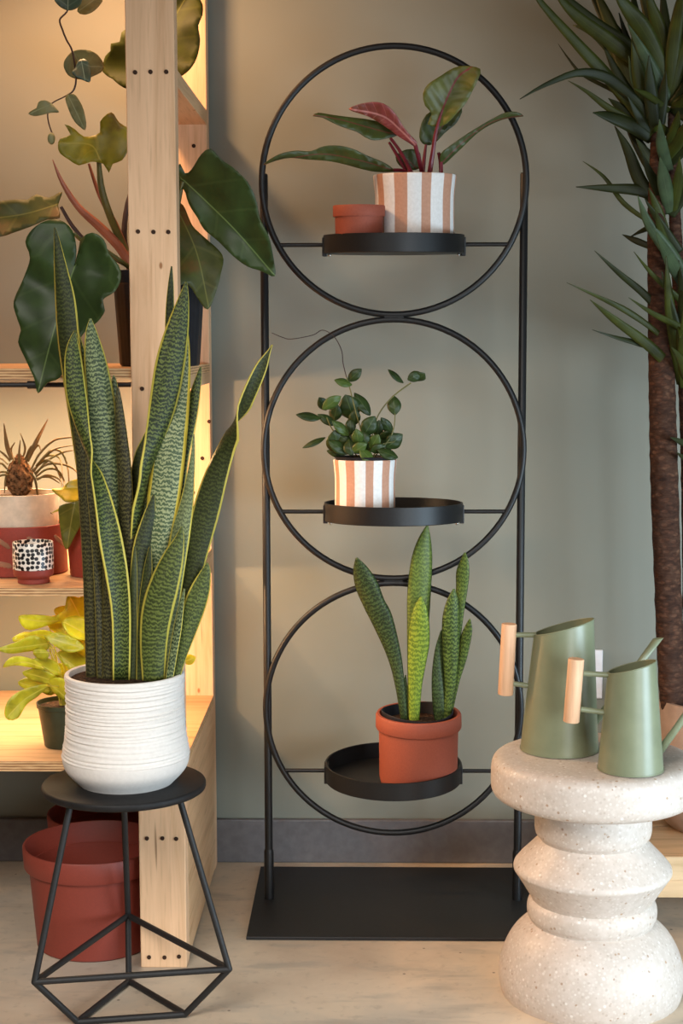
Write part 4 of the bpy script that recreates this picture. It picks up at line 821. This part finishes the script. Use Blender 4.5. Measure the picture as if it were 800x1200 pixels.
for o_, r_, m_, d in N:
    x0, y0 = r_[0]; xm_, ym_ = 225+rnd.uniform(-35, 35), 470
    stem([(x0/2.857, 640+y0/2.857, Yn+d, 1.6), ((x0+xm_)/2/2.857, 640+(y0*.65+ym_*.35)/2.857, Yn+d*.6, 1.8), (xm_/2.857, 640+ym_/2.857, Yn, 2), ((xm_*.5+110)/2.857, 640+545/2.857, Yn, 2)], 'stem', NEON2, t, 10, 6)
oval(222, 773, 16, 12, 20, Yn+.03, 'leaf', NEON, t)
stem([(215, 775, Yn+.03, 1.5), (180, 765, Yn+.03, 1.5), (130, 770, Yn+.02, 1.5), (85, 832, Yn, 2)], 'stem', NEON2, t, 12, 6)

# ------------------------------------------------------------------ brick red tubs on the floor
def tub(label, cx, y, rp, rim_py):
    c = P(cx, 1050, y); k = mpp((c.x, y, .1)); R_ = rp*k; zt = P(cx, rim_py, y).z
    t = thing('plant_tub', label, 'pot', (c.x, y, 0), 'brick red tubs under the shelf')
    zl = zt-.034
    bm = bmesh.new(); lathe(bm, pot_profile([(R_*.80, .0005), (R_*.825, .003), (R_*.915, zl+.001)], .003, .004), (c.x, y), 96); build(bm, 'body', BRICKRED, t)
    bm = bmesh.new(); lathe(bm, [(R_*.90, zl), (R_*.975, zl), (R_*.985, zl+.002), (R_, zt-.002), (R_*.99, zt), (R_*.965, zt), (R_*.955, zt-.002), (R_*.90, zl-.004), (R_*.885, zl-.004), (R_*.90, zl)], (c.x, y), 96); build(bm, 'rim', BRICKRED, t)
    return t
ytub = PF(108, 1129).y+.093
tub('brick red plastic tub on the floor behind the stool legs, the nearer one', 112, ytub, 83, 986)
ytub2 = ytub+.218
tub('brick red plastic tub mostly hidden behind the nearer red tub', 134, ytub2, 76, 950)

# ------------------------------------------------------------------ terrazzo side table
YT = PF(692, 1190).y+.085
tx = P(692.5, 1100, YT).x
tb = thing('side_table', 'sculptural cream terrazzo side table holding two green watering cans', 'table', (tx, YT, 0))
zq = lambda py: P(692, py, YT).z
kk = lambda z: mpp((tx, YT, z))
TP = [(84, 'b'), (94, 1176), (102, 1164), (106.5, 1150), (107.5, 1137), (105, 1122), (99, 1106), (91, 1093), (82, 1084), (75, 1079), (71.5, 1077)]
prof = [(0, 0.0005)]
dome = [(r_*kk(0 if p_ == 'b' else zq(p_)), .0005 if p_ == 'b' else zq(p_)) for r_, p_ in TP]
prof += cat(dome, 40)
torus = [(r_*kk(zq(p_)), zq(p_)) for r_, p_ in [(72, 1075), (74.5, 1071), (75.5, 1064), (74.5, 1057), (72, 1053), (70.5, 1051.5)]]
prof += cat(torus, 16)
cone = [(r_*kk(zq(p_)), zq(p_)) for r_, p_ in [(71, 1050), (81, 1034), (90, 1020.5), (92, 1017), (91.2, 1012.5), (85, 1005), (70, 990), (62, 982)]]
prof += [cone[0], cone[1]] + cat(cone[2:5], 8) + cone[5:]
neck = [(r_*kk(zq(p_)), zq(p_)) for r_, p_ in [(63, 980), (66.5, 976), (68, 969), (68, 950), (68, 938)]]
prof += cat(neck[:3], 6)+neck[3:]
ZTB = zq(884)
disc = [(r_*kk(zq(p_)), zq(p_)) for r_, p_ in [(98, 933.5), (108, 933), (114.5, 930.5), (118.8, 925), (120, 917), (120, 908), (119.8, 899), (118, 891.5), (113.5, 886.8), (106, 884.6), (98, 884)]]
prof += [(69*kk(zq(934)), zq(933.8))]+cat(disc, 30)+[(80*kk(ZTB), ZTB), (0, ZTB)]
# the disc underside meets the neck
dense = [prof[0]]
for (ra, za), (rb2, zb2_) in zip(prof, prof[1:]):
    n_ = max(1, int(math.hypot(rb2-ra, zb2_-za)/.004))
    dense += [(ra+(rb2-ra)*i/n_, za+(zb2_-za)*i/n_) for i in range(1, n_+1)]
dense[-1] = (0, dense[-1][1])
bm = bmesh.new(); lathe(bm, dense, (tx, YT), 128); build(bm, 'body', TERRAZZO, tb)

# ------------------------------------------------------------------ watering cans
def can(label, cx, yc_front, r_px, top_l, top_r, rt_px, handle, arms, spout, tip_w):
    """top_l/top_r: pixel y of rim at left/right; handle: (x_top,y_top,x_bot,y_bot,r)"""
    f0 = PF(cx, yc_front, ZTB); k = mpp(f0)*1.01; rbm = r_px*k; yc = f0.y+rbm
    c = P(cx, yc_front-10, yc); cxm = c.x
    t = thing('watering_can', label, 'watering can', (cxm, yc, ZTB+.0006))
    zb_ = ZTB+.0006; zl = P(cx, top_l, yc).z; zr_ = P(cx, top_r, yc).z; rtm = rt_px*k
    txm = cxm+(P((cx+rt_px)-rt_px+TXO, top_l, yc).x-P(cx, top_l, yc).x)
    bm = bmesh.new(); seg = 72; rows = []; nz = 26
    def ptt(a, f, inset=0):
        ca = math.cos(a); ztop = (zl+zr_)/2+(zr_-zl)/2*(ca-RY*math.sin(a))
        r_ = rbm+(rtm-rbm)*f-inset; x0 = cxm+(txm-cxm)*f
        return Vector((x0+r_*ca, yc+r_*math.sin(a), zb_+.002+(ztop-zb_-.002)*f))
    lev = [('o', 0)]+[('o', i/nz) for i in range(1, nz+1)]+[('i', 1-i/8*.96) for i in range(0, 9)]
    rows.append([bm.verts.new((cxm+(rbm-.003)*math.cos(2*PI*j/seg), yc+(rbm-.003)*math.sin(2*PI*j/seg), zb_)) for j in range(seg)])
    rows.append([bm.verts.new((cxm+(rbm+.0009)*math.cos(2*PI*j/seg), yc+(rbm+.0009)*math.sin(2*PI*j/seg), zb_+.0005)) for j in range(seg)])
    rows.append([bm.verts.new((cxm+(rbm+.0009)*math.cos(2*PI*j/seg), yc+(rbm+.0009)*math.sin(2*PI*j/seg), zb_+.0022)) for j in range(seg)])
    for kind, f in lev:
        rows.append([bm.verts.new(ptt(2*PI*j/seg, f, .0012 if kind == 'i' else 0)) for j in range(seg)])
    for A, B in zip(rows, rows[1:]):
        for j in range(seg): bm.faces.new((A[j], A[(j+1) % seg], B[(j+1) % seg], B[j]))
    bm.faces.new(rows[0][::-1]); bm.faces.new(rows[-1])
    body = build(bm, 'body', SAGE, t)
    bm = bmesh.new(); tube(bm, [ptt(2*PI*j/seg, 1, .0004) for j in range(seg)], .0011, 8, True); build(bm, 'rim', SAGE, t)
    hx0, hy0, hx1, hy1, hr = handle; yh = yc
    a, b_ = P(hx0, hy0, yh), P(hx1, hy1, yh); d = (a-b_).normalized()
    bm = bmesh.new(); R_ = hr*k; tube(bm, [b_, b_+d*.001, a-d*.001, a], [R_-.0008, R_, R_, R_-.0008], 28); build(bm, 'handle', BEECH, t)
    for (x0, y0, x1, y1) in arms:
        bm = bmesh.new(); tube(bm, [P(x0, y0, yh), P(x1, y1, yh)], .0039, 12); build(bm, 'handle_arm', SAGE, t)
    sp = [P(x, y, yh) for x, y, _ in spout]; sr = [w*k/2 for _, _, w in spout]
    bm = bmesh.new(); tube(bm, sp, sr, 16, cap=False)
    # slanted cut at the mouth
    dd = (sp[-1]-sp[-2]).normalized(); 
    last = [v for v in bm.verts if (v.co-sp[-1]).length < sr[-1]*1.05]
    for v in last: v.co += dd*(v.co-sp[-1]).dot(Vector((1, 0, .2)))*1.3
    build(bm, 'spout', SAGE, t, solid=.0006)
    return t
TXO = 3.5; RY = .32
can('taller sage green watering can with beech handle, at the back of the table', 655, 890, 46, 744, 725, 35, (596.5, 731, 592, 814, 9), [(603, 744, 628, 744), (600, 801, 622, 804)], [(694, 849, 9), (716, 823, 8.5), (745, 783, 8), (771, 748, 9)], 0)
TXO = -.5
can('shorter sage green watering can with beech handle, at the front of the table', 738.5, 912, 38.5, 789, 774, 28, (675, 772, 669, 846, 9.5), [(683, 789, 714, 791), (680, 831, 708, 835)], [(773, 880, 9), (792, 854, 8), (825, 805, 7.5), (848, 772, 8.5)], 0)

# ------------------------------------------------------------------ wall outlet
w0 = P(682, 791, YW); kx = mpp(w0)
ot = thing('wall_outlet', 'white outlet plate low on the wall behind the watering cans', 'outlet', (w0.x, YW, w0.z))
x0, x1 = P(658, 790, YW).x, P(705.5, 790, YW).x; z0, z1 = P(690, 818, YW).z, P(690, 761, YW).z
bm = bmesh.new(); box(bm, x0, x1, YW-.006, YW-.0002, z0, z1); op = build(bm, 'cover_plate', PLATE, ot, False, .002)
for dz in (-.022, .022):
    cxm, czm = (x0+x1)/2, (z0+z1)/2+dz
    bm = bmesh.new(); box(bm, cxm-.016, cxm+.016, YW-.0075, YW-.0055, czm-.012, czm+.012); so = build(bm, 'socket', PLATE, ot, False, .002)
    for dx in (-.006, .006):
        bm = bmesh.new(); box(bm, cxm+dx-.001, cxm+dx+.001, YW-.0078, YW-.0074, czm-.003, czm+.005); build(bm, 'slot', BLACKP, so, False)

# ------------------------------------------------------------------ bench with beige pot and cane plant
Yb0 = PF(800, 1088).y-.02
zbt = P(790, 1004, Yb0).z; zb1 = P(790, 1033, Yb0).z; zb2 = P(790, 1055, Yb0).z
bx0 = P(700, 1010, Yb0).x; bx1 = bx0+.75
be = thing('low_bench', 'low pine plank bench behind the terrazzo table, under the beige pot', 'bench', (bx0, Yb0, 0))
yy = Yb0
wd = (YW-.02-Yb0-.004)/2
for j in range(2):
    bm = bmesh.new(); box(bm, bx0, bx1, yy+j*(wd+.004), yy+j*(wd+.004)+wd, zb1, zbt); build(bm, 'plank', PLANK, be, False, .003)
bm = bmesh.new(); box(bm, bx0+.01, bx1-.01, yy+.012, yy+.035, zb2, zb1-.0003); build(bm, 'rail', PLANK, be, False, .001)
for x in (bx0+.02, bx1-.06):
    bm = bmesh.new(); box(bm, x, x+.04, yy+.04, YW-.03, 0, zb1-.0003); build(bm, 'leg', PLANK, be, False, .002)

Yk = Yb0+.155; pc = P(832, 960, Yk); k = mpp(pc)
dp = thing('potted_cane_plant', 'tall cane plant with spiky strap leaves in a beige pot on the bench', 'potted plant', (pc.x, Yk, zbt+.0005))
ztp = P(832, 818, Yk).z; zb_ = zbt+.0005
hh = ztp-zb_
R_ = 70*k
prof = cat([(R_*.62, zb_), (R_*.80, zb_+hh*.07), (R_*.93, zb_+hh*.2), (R_, zb_+hh*.42), (R_*.985, zb_+hh*.65), (R_*.93, zb_+hh*.9), (R_*.91, ztp)], 40)
bm = bmesh.new(); lathe(bm, pot_profile(prof, .007, .008), (pc.x, Yk), 96); build(bm, 'pot', BEIGEPOT, dp)
bm = bmesh.new(); lathe(bm, [(0, ztp-.02), (R_*.85, ztp-.022), (R_*.84, ztp-.035), (0, ztp-.035)], (pc.x, Yk), 48); build(bm, 'soil', SOIL, dp)
def trunk(pts):
    s = cat([tuple(map(float, p)) for p in pts], 90); bm = bmesh.new(); W = [P(a[0], a[1], a[2]) for a in s]
    tube(bm, W, [a[3]*mpp(w)/2*(1+.05*math.sin(i*2.1)*noise.noise((i*.3, 0, 0))+.04*(i % 3 == 0)) for i, (a, w) in enumerate(zip(s, W))], 24); build(bm, 'trunk', BARK, dp)
Yt = Yk-.02
trunk([(770, 150, Yt, 13), (770, 175, Yt, 17), (769, 240, Yt, 20), (770, 300, Yt, 23), (774, 400, Yt, 29), (776, 480, Yt, 31), (778, 560, Yt, 32), (782, 680, Yt, 31), (786, 790, Yt, 30), (789, 845, Yt, 26)])
trunk([(787, 130, Yt+.01, 9), (788, 190, Yt+.015, 12), (793, 300, Yt+.03, 15), (803, 420, Yt+.035, 20), (810, 560, Yt+.03, 24), (814, 835, Yt+.03, 26)])
DL = [(0, [(85, -90), (125, 0), (300, 200), (420, 330), (540, 470)], 52, YUC, -.04), (0, [(35, 465), (150, 400), (300, 342), (420, 355), (510, 410), (620, 520)], 44, YUC_D, -.05), (0, [(190, -80), (230, 0), (330, 100), (480, 210), (600, 310), (710, 450)], 60, YUC, -.02),
      (0, [(285, 118), (370, 150), (450, 210), (560, 330), (690, 480)], 66, YUC_B, .03), (0, [(262, 378), (350, 430), (450, 505), (570, 570), (680, 640)], 28, YUC, -.01), (0, [(378, 528), (450, 545), (560, 590), (650, 650)], 56, YUC_D, -.03), (0, [(480, 590), (540, 700), (600, 850), (690, 970)], 54, YUC_D, .0), (0, [(330, 755), (430, 830), (520, 950), (640, 1040)], 20, YUC, .02),
      (0, [(298, 876), (450, 882), (590, 892), (680, 930)], 46, YUC_D, .0), (0, [(515, 1100), (580, 1128), (680, 1170)], 26, YUC_D, .02), (0, [(548, 1112), (640, 1068), (700, 1060)], 24, YUC_D, .03), (0, [(588, 918), (640, 1050), (740, 1190), (830, 1330)], 56, YUC_B, -.05), (0, [(225, -40), (270, 0), (400, 110), (540, 210), (650, 330), (740, 470)], 46, YUC_D, .0),
      (0, [(380, -80), (410, 0), (460, 120), (520, 300), (570, 460), (640, 600)], 76, YUC, .02), (0, [(480, -60), (510, 0), (600, 120), (690, 280), (745, 460)], 74, YUC, -.05), (0, [(630, -80), (650, 20), (690, 150), (722, 320), (745, 470)], 66, YUC, -.03), (0, [(800, -60), (780, 40), (755, 230), (742, 470)], 58, YUC, -.06), (0, [(900, 60), (820, 170), (775, 310), (750, 480)], 54, YUC, -.04), (0, [(540, 110), (640, 300), (730, 470)], 54, YUC_B, -.04),
      (0, [(692, 738), (712, 850), (742, 1000)], 56, YUC_B, -.06), (0, [(785, 735), (775, 860), (748, 1000)], 44, YUC, -.05), (0, [(570, 415), (640, 450), (735, 520)], 26, YUC, -.06), (0, [(545, 262), (570, 370), (620, 480)], 42, YUC_B, -.02), (0, [(940, 250), (850, 350), (760, 490)], 56, YUC, -.02), (0, [(930, 420), (840, 450), (760, 520)], 50, YUC, -.04),
      (0, [(560, -100), (580, 60), (640, 220), (700, 400), (740, 480)], 60, YUC_D, .03), (0, [(700, -100), (715, 100), (735, 300), (745, 480)], 60, YUC_D, .03), (0, [(450, 460), (520, 520), (620, 640)], 40, YUC_D, .0), (0, [(820, 560), (790, 640), (720, 740)], 54, YUC, -.05), (0, [(215, 205), (260, 270), (330, 350), (480, 430), (600, 520)], 16, YUC_D, .03), (0, [(600, 350), (620, 480), (660, 620)], 50, YUC, .0), (0, [(470, 120), (500, 300), (570, 470), (660, 600)], 60, YUC_B, .03), (0, [(540, 450), (600, 560), (650, 640)], 40, YUC_D, -.02),
      (0, [(500, 60), (560, 260), (620, 450), (665, 655)], 60, YUC_D, .02), (0, [(560, 160), (600, 380), (668, 655)], 60, YUC, -.03), (0, [(640, 260), (650, 440), (672, 655)], 56, YUC_D, -.04), (0, [(720, 330), (700, 480), (675, 655)], 50, YUC_D, -.02), (0, [(420, 200), (500, 360), (590, 520), (668, 655)], 56, YUC_D, .0), (0, [(600, 700), (640, 800), (690, 900), (720, 980)], 44, YUC_D, -.03), (0, [(690, 560), (700, 680), (735, 800)], 46, YUC_B, -.06), (0, [(620, 930), (670, 1010), (730, 1100), (790, 1180)], 36, YUC_D, -.02), (0, [(670, 970), (700, 1100), (760, 1230)], 36, YUC, -.05),
      (0, [(340, -90), (420, 60), (540, 240), (640, 380), (720, 480)], 70, YUC_D, .04), (0, [(580, -90), (640, 60), (690, 220), (735, 440)], 70, YUC, .0), (0, [(840, -40), (800, 120), (765, 300), (745, 470)], 66, YUC_D, .01), (0, [(400, 300), (470, 390), (560, 480), (660, 560)], 50, YUC_D, .02), (0, [(430, 380), (520, 470), (620, 570), (690, 640)], 44, YUC, .01), (0, [(520, 560), (570, 640), (640, 760), (700, 860)], 54, YUC_D, .02), (0, [(560, 420), (620, 520), (680, 620)], 56, YUC_D, -.01), (0, [(610, 180), (660, 330), (725, 470)], 60, YUC_D, .02), (0, [(880, 620), (820, 680), (740, 760)], 50, YUC_D, -.03),
      (0, [(580, 650), (640, 740), (690, 840)], 50, YUC_B, .0), (0, [(640, 880), (680, 980), (720, 1080)], 36, YUC, -.02), (0, [(780, 520), (760, 620), (720, 720)], 50, YUC, -.05), (0, [(830, 760), (800, 900), (740, 1010)], 50, YUC_D, -.02), (0, [(640, 640), (700, 600), (800, 700)], 30, YUC, -.04),
      (1, [(385, 55), (500, 160), (630, 270), (760, 420)], 36, YUC_D, -.02), (1, [(255, 205), (400, 270), (540, 340), (680, 440), (770, 540)], 30, YUC, -.05), (1, [(365, 285), (480, 380), (640, 500), (780, 640)], 50, YUC, -.07), (1, [(375, 425), (480, 460), (600, 492), (700, 530), (790, 640)], 28, YUC_D, -.04), (1, [(570, 60), (660, 170), (800, 300), (900, 420)], 30, YUC, -.06), (1, [(545, 275), (660, 350), (800, 425), (880, 520)], 34, YUC, -.08), (1, [(670, -40), (740, 100), (820, 240)], 58, YUC_B, -.08), (1, [(720, 80), (742, 350), (790, 680)], 50, YUC, -.06), (1, [(740, 930), (800, 955), (870, 990)], 32, YUC_D, -.06), (1, [(770, 1000), (810, 1030), (860, 1060)], 26, YUC_D, -.04), (1, [(800, 340), (795, 520), (800, 700)], 40, YUC, -.07), (1, [(700, 150), (760, 400), (800, 640)], 50, YUC_D, -.05), (1, [(745, 505), (790, 570), (820, 680)], 36, YUC, -.09), (1, [(900, 200), (850, 420), (800, 690)], 50, YUC, -.05), (1, [(780, 100), (800, 300), (805, 600)], 50, YUC_D, -.03)]
for cl, pts, w, m_, d in DL:
    if not cl and pts[-1][0] < 700 and pts[-1][1] < 640: pts = pts+[(668, 655)]
    oy = 280 if cl else 0; n_ = len(pts); s = []
    for j, (x, y) in enumerate(pts):
        f_ = j/(n_-1); ww = w*(1.15 if not cl else 1)/4*min(1, (.06+1.9*f_) if f_ < .5 else 1)*(1 if f_ < .75 else .8)
        s.append((600+x/4, oy+y/4, Yt+d*(1-f_)*1.6, ww, rnd.uniform(-28, 28)*(1-f_)))
    blade(s, 'leaf', m_, dp, n=18, fold=.07, cols=4, thick=.001)
rr2 = random.Random(3)
for j in range(26):     # the far side of the crowns
    cx_, cy_ = (786, 125) if j % 2 else (802, 445)
    a = rr2.uniform(-.3, 1.9) if not j % 2 else rr2.uniform(-.6, 1.2); L = rr2.uniform(80, 150); dx, dy = math.cos(a)*L, -math.sin(a)*L*.8
    dY = rr2.uniform(-.12, .06)
    if cx_+dx < 730 and not (j % 2): dx = abs(dx)
    if cx_+dx < 690: dx = -rr2.uniform(10, 80)
    s = [(cx_+dx, cy_+dy+20, Yt+dY, .8, 20), (cx_+dx*.75, cy_+dy*.85, Yt+dY*.8, 11, 15), (cx_+dx*.4, cy_+dy*.55, Yt+dY*.4, 15, 10), (cx_, cy_, Yt, 11, 0)]
    blade(s, 'leaf', [YUC, YUC_D, YUC_D][j % 3], dp, n=14, fold=.07, cols=4, thick=.001)

# ------------------------------------------------------------------ light
def area(name, loc, target, sx_, sy_, power, col, spread=None):
    l = bpy.data.lights.new(name, 'AREA'); l.shape = 'RECTANGLE'; l.size = sx_; l.size_y = sy_; l.energy = power; l.color = col
    if spread: l.spread = spread
    o = bpy.data.objects.new(name, l); C.objects.link(o); o.location = loc
    d = (Vector(target)-Vector(loc)).normalized(); o.rotation_euler = d.to_track_quat('-Z', 'Y').to_euler(); return o
w = bpy.data.worlds.new('room_ambience'); SC.world = w; w.use_nodes = True
w.node_tree.nodes['Background'].inputs[0].default_value = (.74, .60, .48, 1); w.node_tree.nodes['Background'].inputs[1].default_value = .06
area('window_daylight', (1.65, 1.35, .40), (.25, 2.75, .26), .9, .55, 12.5, (.64, .84, 1.0), math.radians(100))
area('window_daylight', (1.2, -.3, .75), (.0, 2.6, .45), 1.0, .8, 6.5, (.86, .94, 1.0), math.radians(75))
area('room_daylight', (-.75, .0, 1.95), (-.2, 2.2, .0), 1.4, 1.0, 10, (1, .94, .87), math.radians(64))
WARM = (1, .66, .33)
xc = (XL+px0)/2+.06; wl = px0-XL-.16
xe = px0-.14
for nm, zz_, yo, pw, pe in (('shelf_light', sh2-.05, .25, 6.4, 2.2), ('shelf_light', sh3-.045, .19, 3.4, 1.8), ('shelf_light', ZT-.06, .30, 3.3, 4.0)):
    area(nm, (xc, YF+yo, zz_), (xc, YF+yo+.08, 0), wl, .03, pw, (1, .74, .44) if zz_ < 1 else (1, .54, .27))
    area(nm, (xe, YF+.16, zz_), (xe+.5, YF+.38, zz_-(.3 if zz_ > 1 else .16)), .14 if zz_ > 1 else .03, .02, pe, (1, .56, .27))
SC.view_settings.view_transform = 'Standard'; SC.view_settings.look = 'None'; SC.view_settings.gamma = 1; SC.view_settings.exposure = -.05
SC.view_settings.use_curve_mapping = False
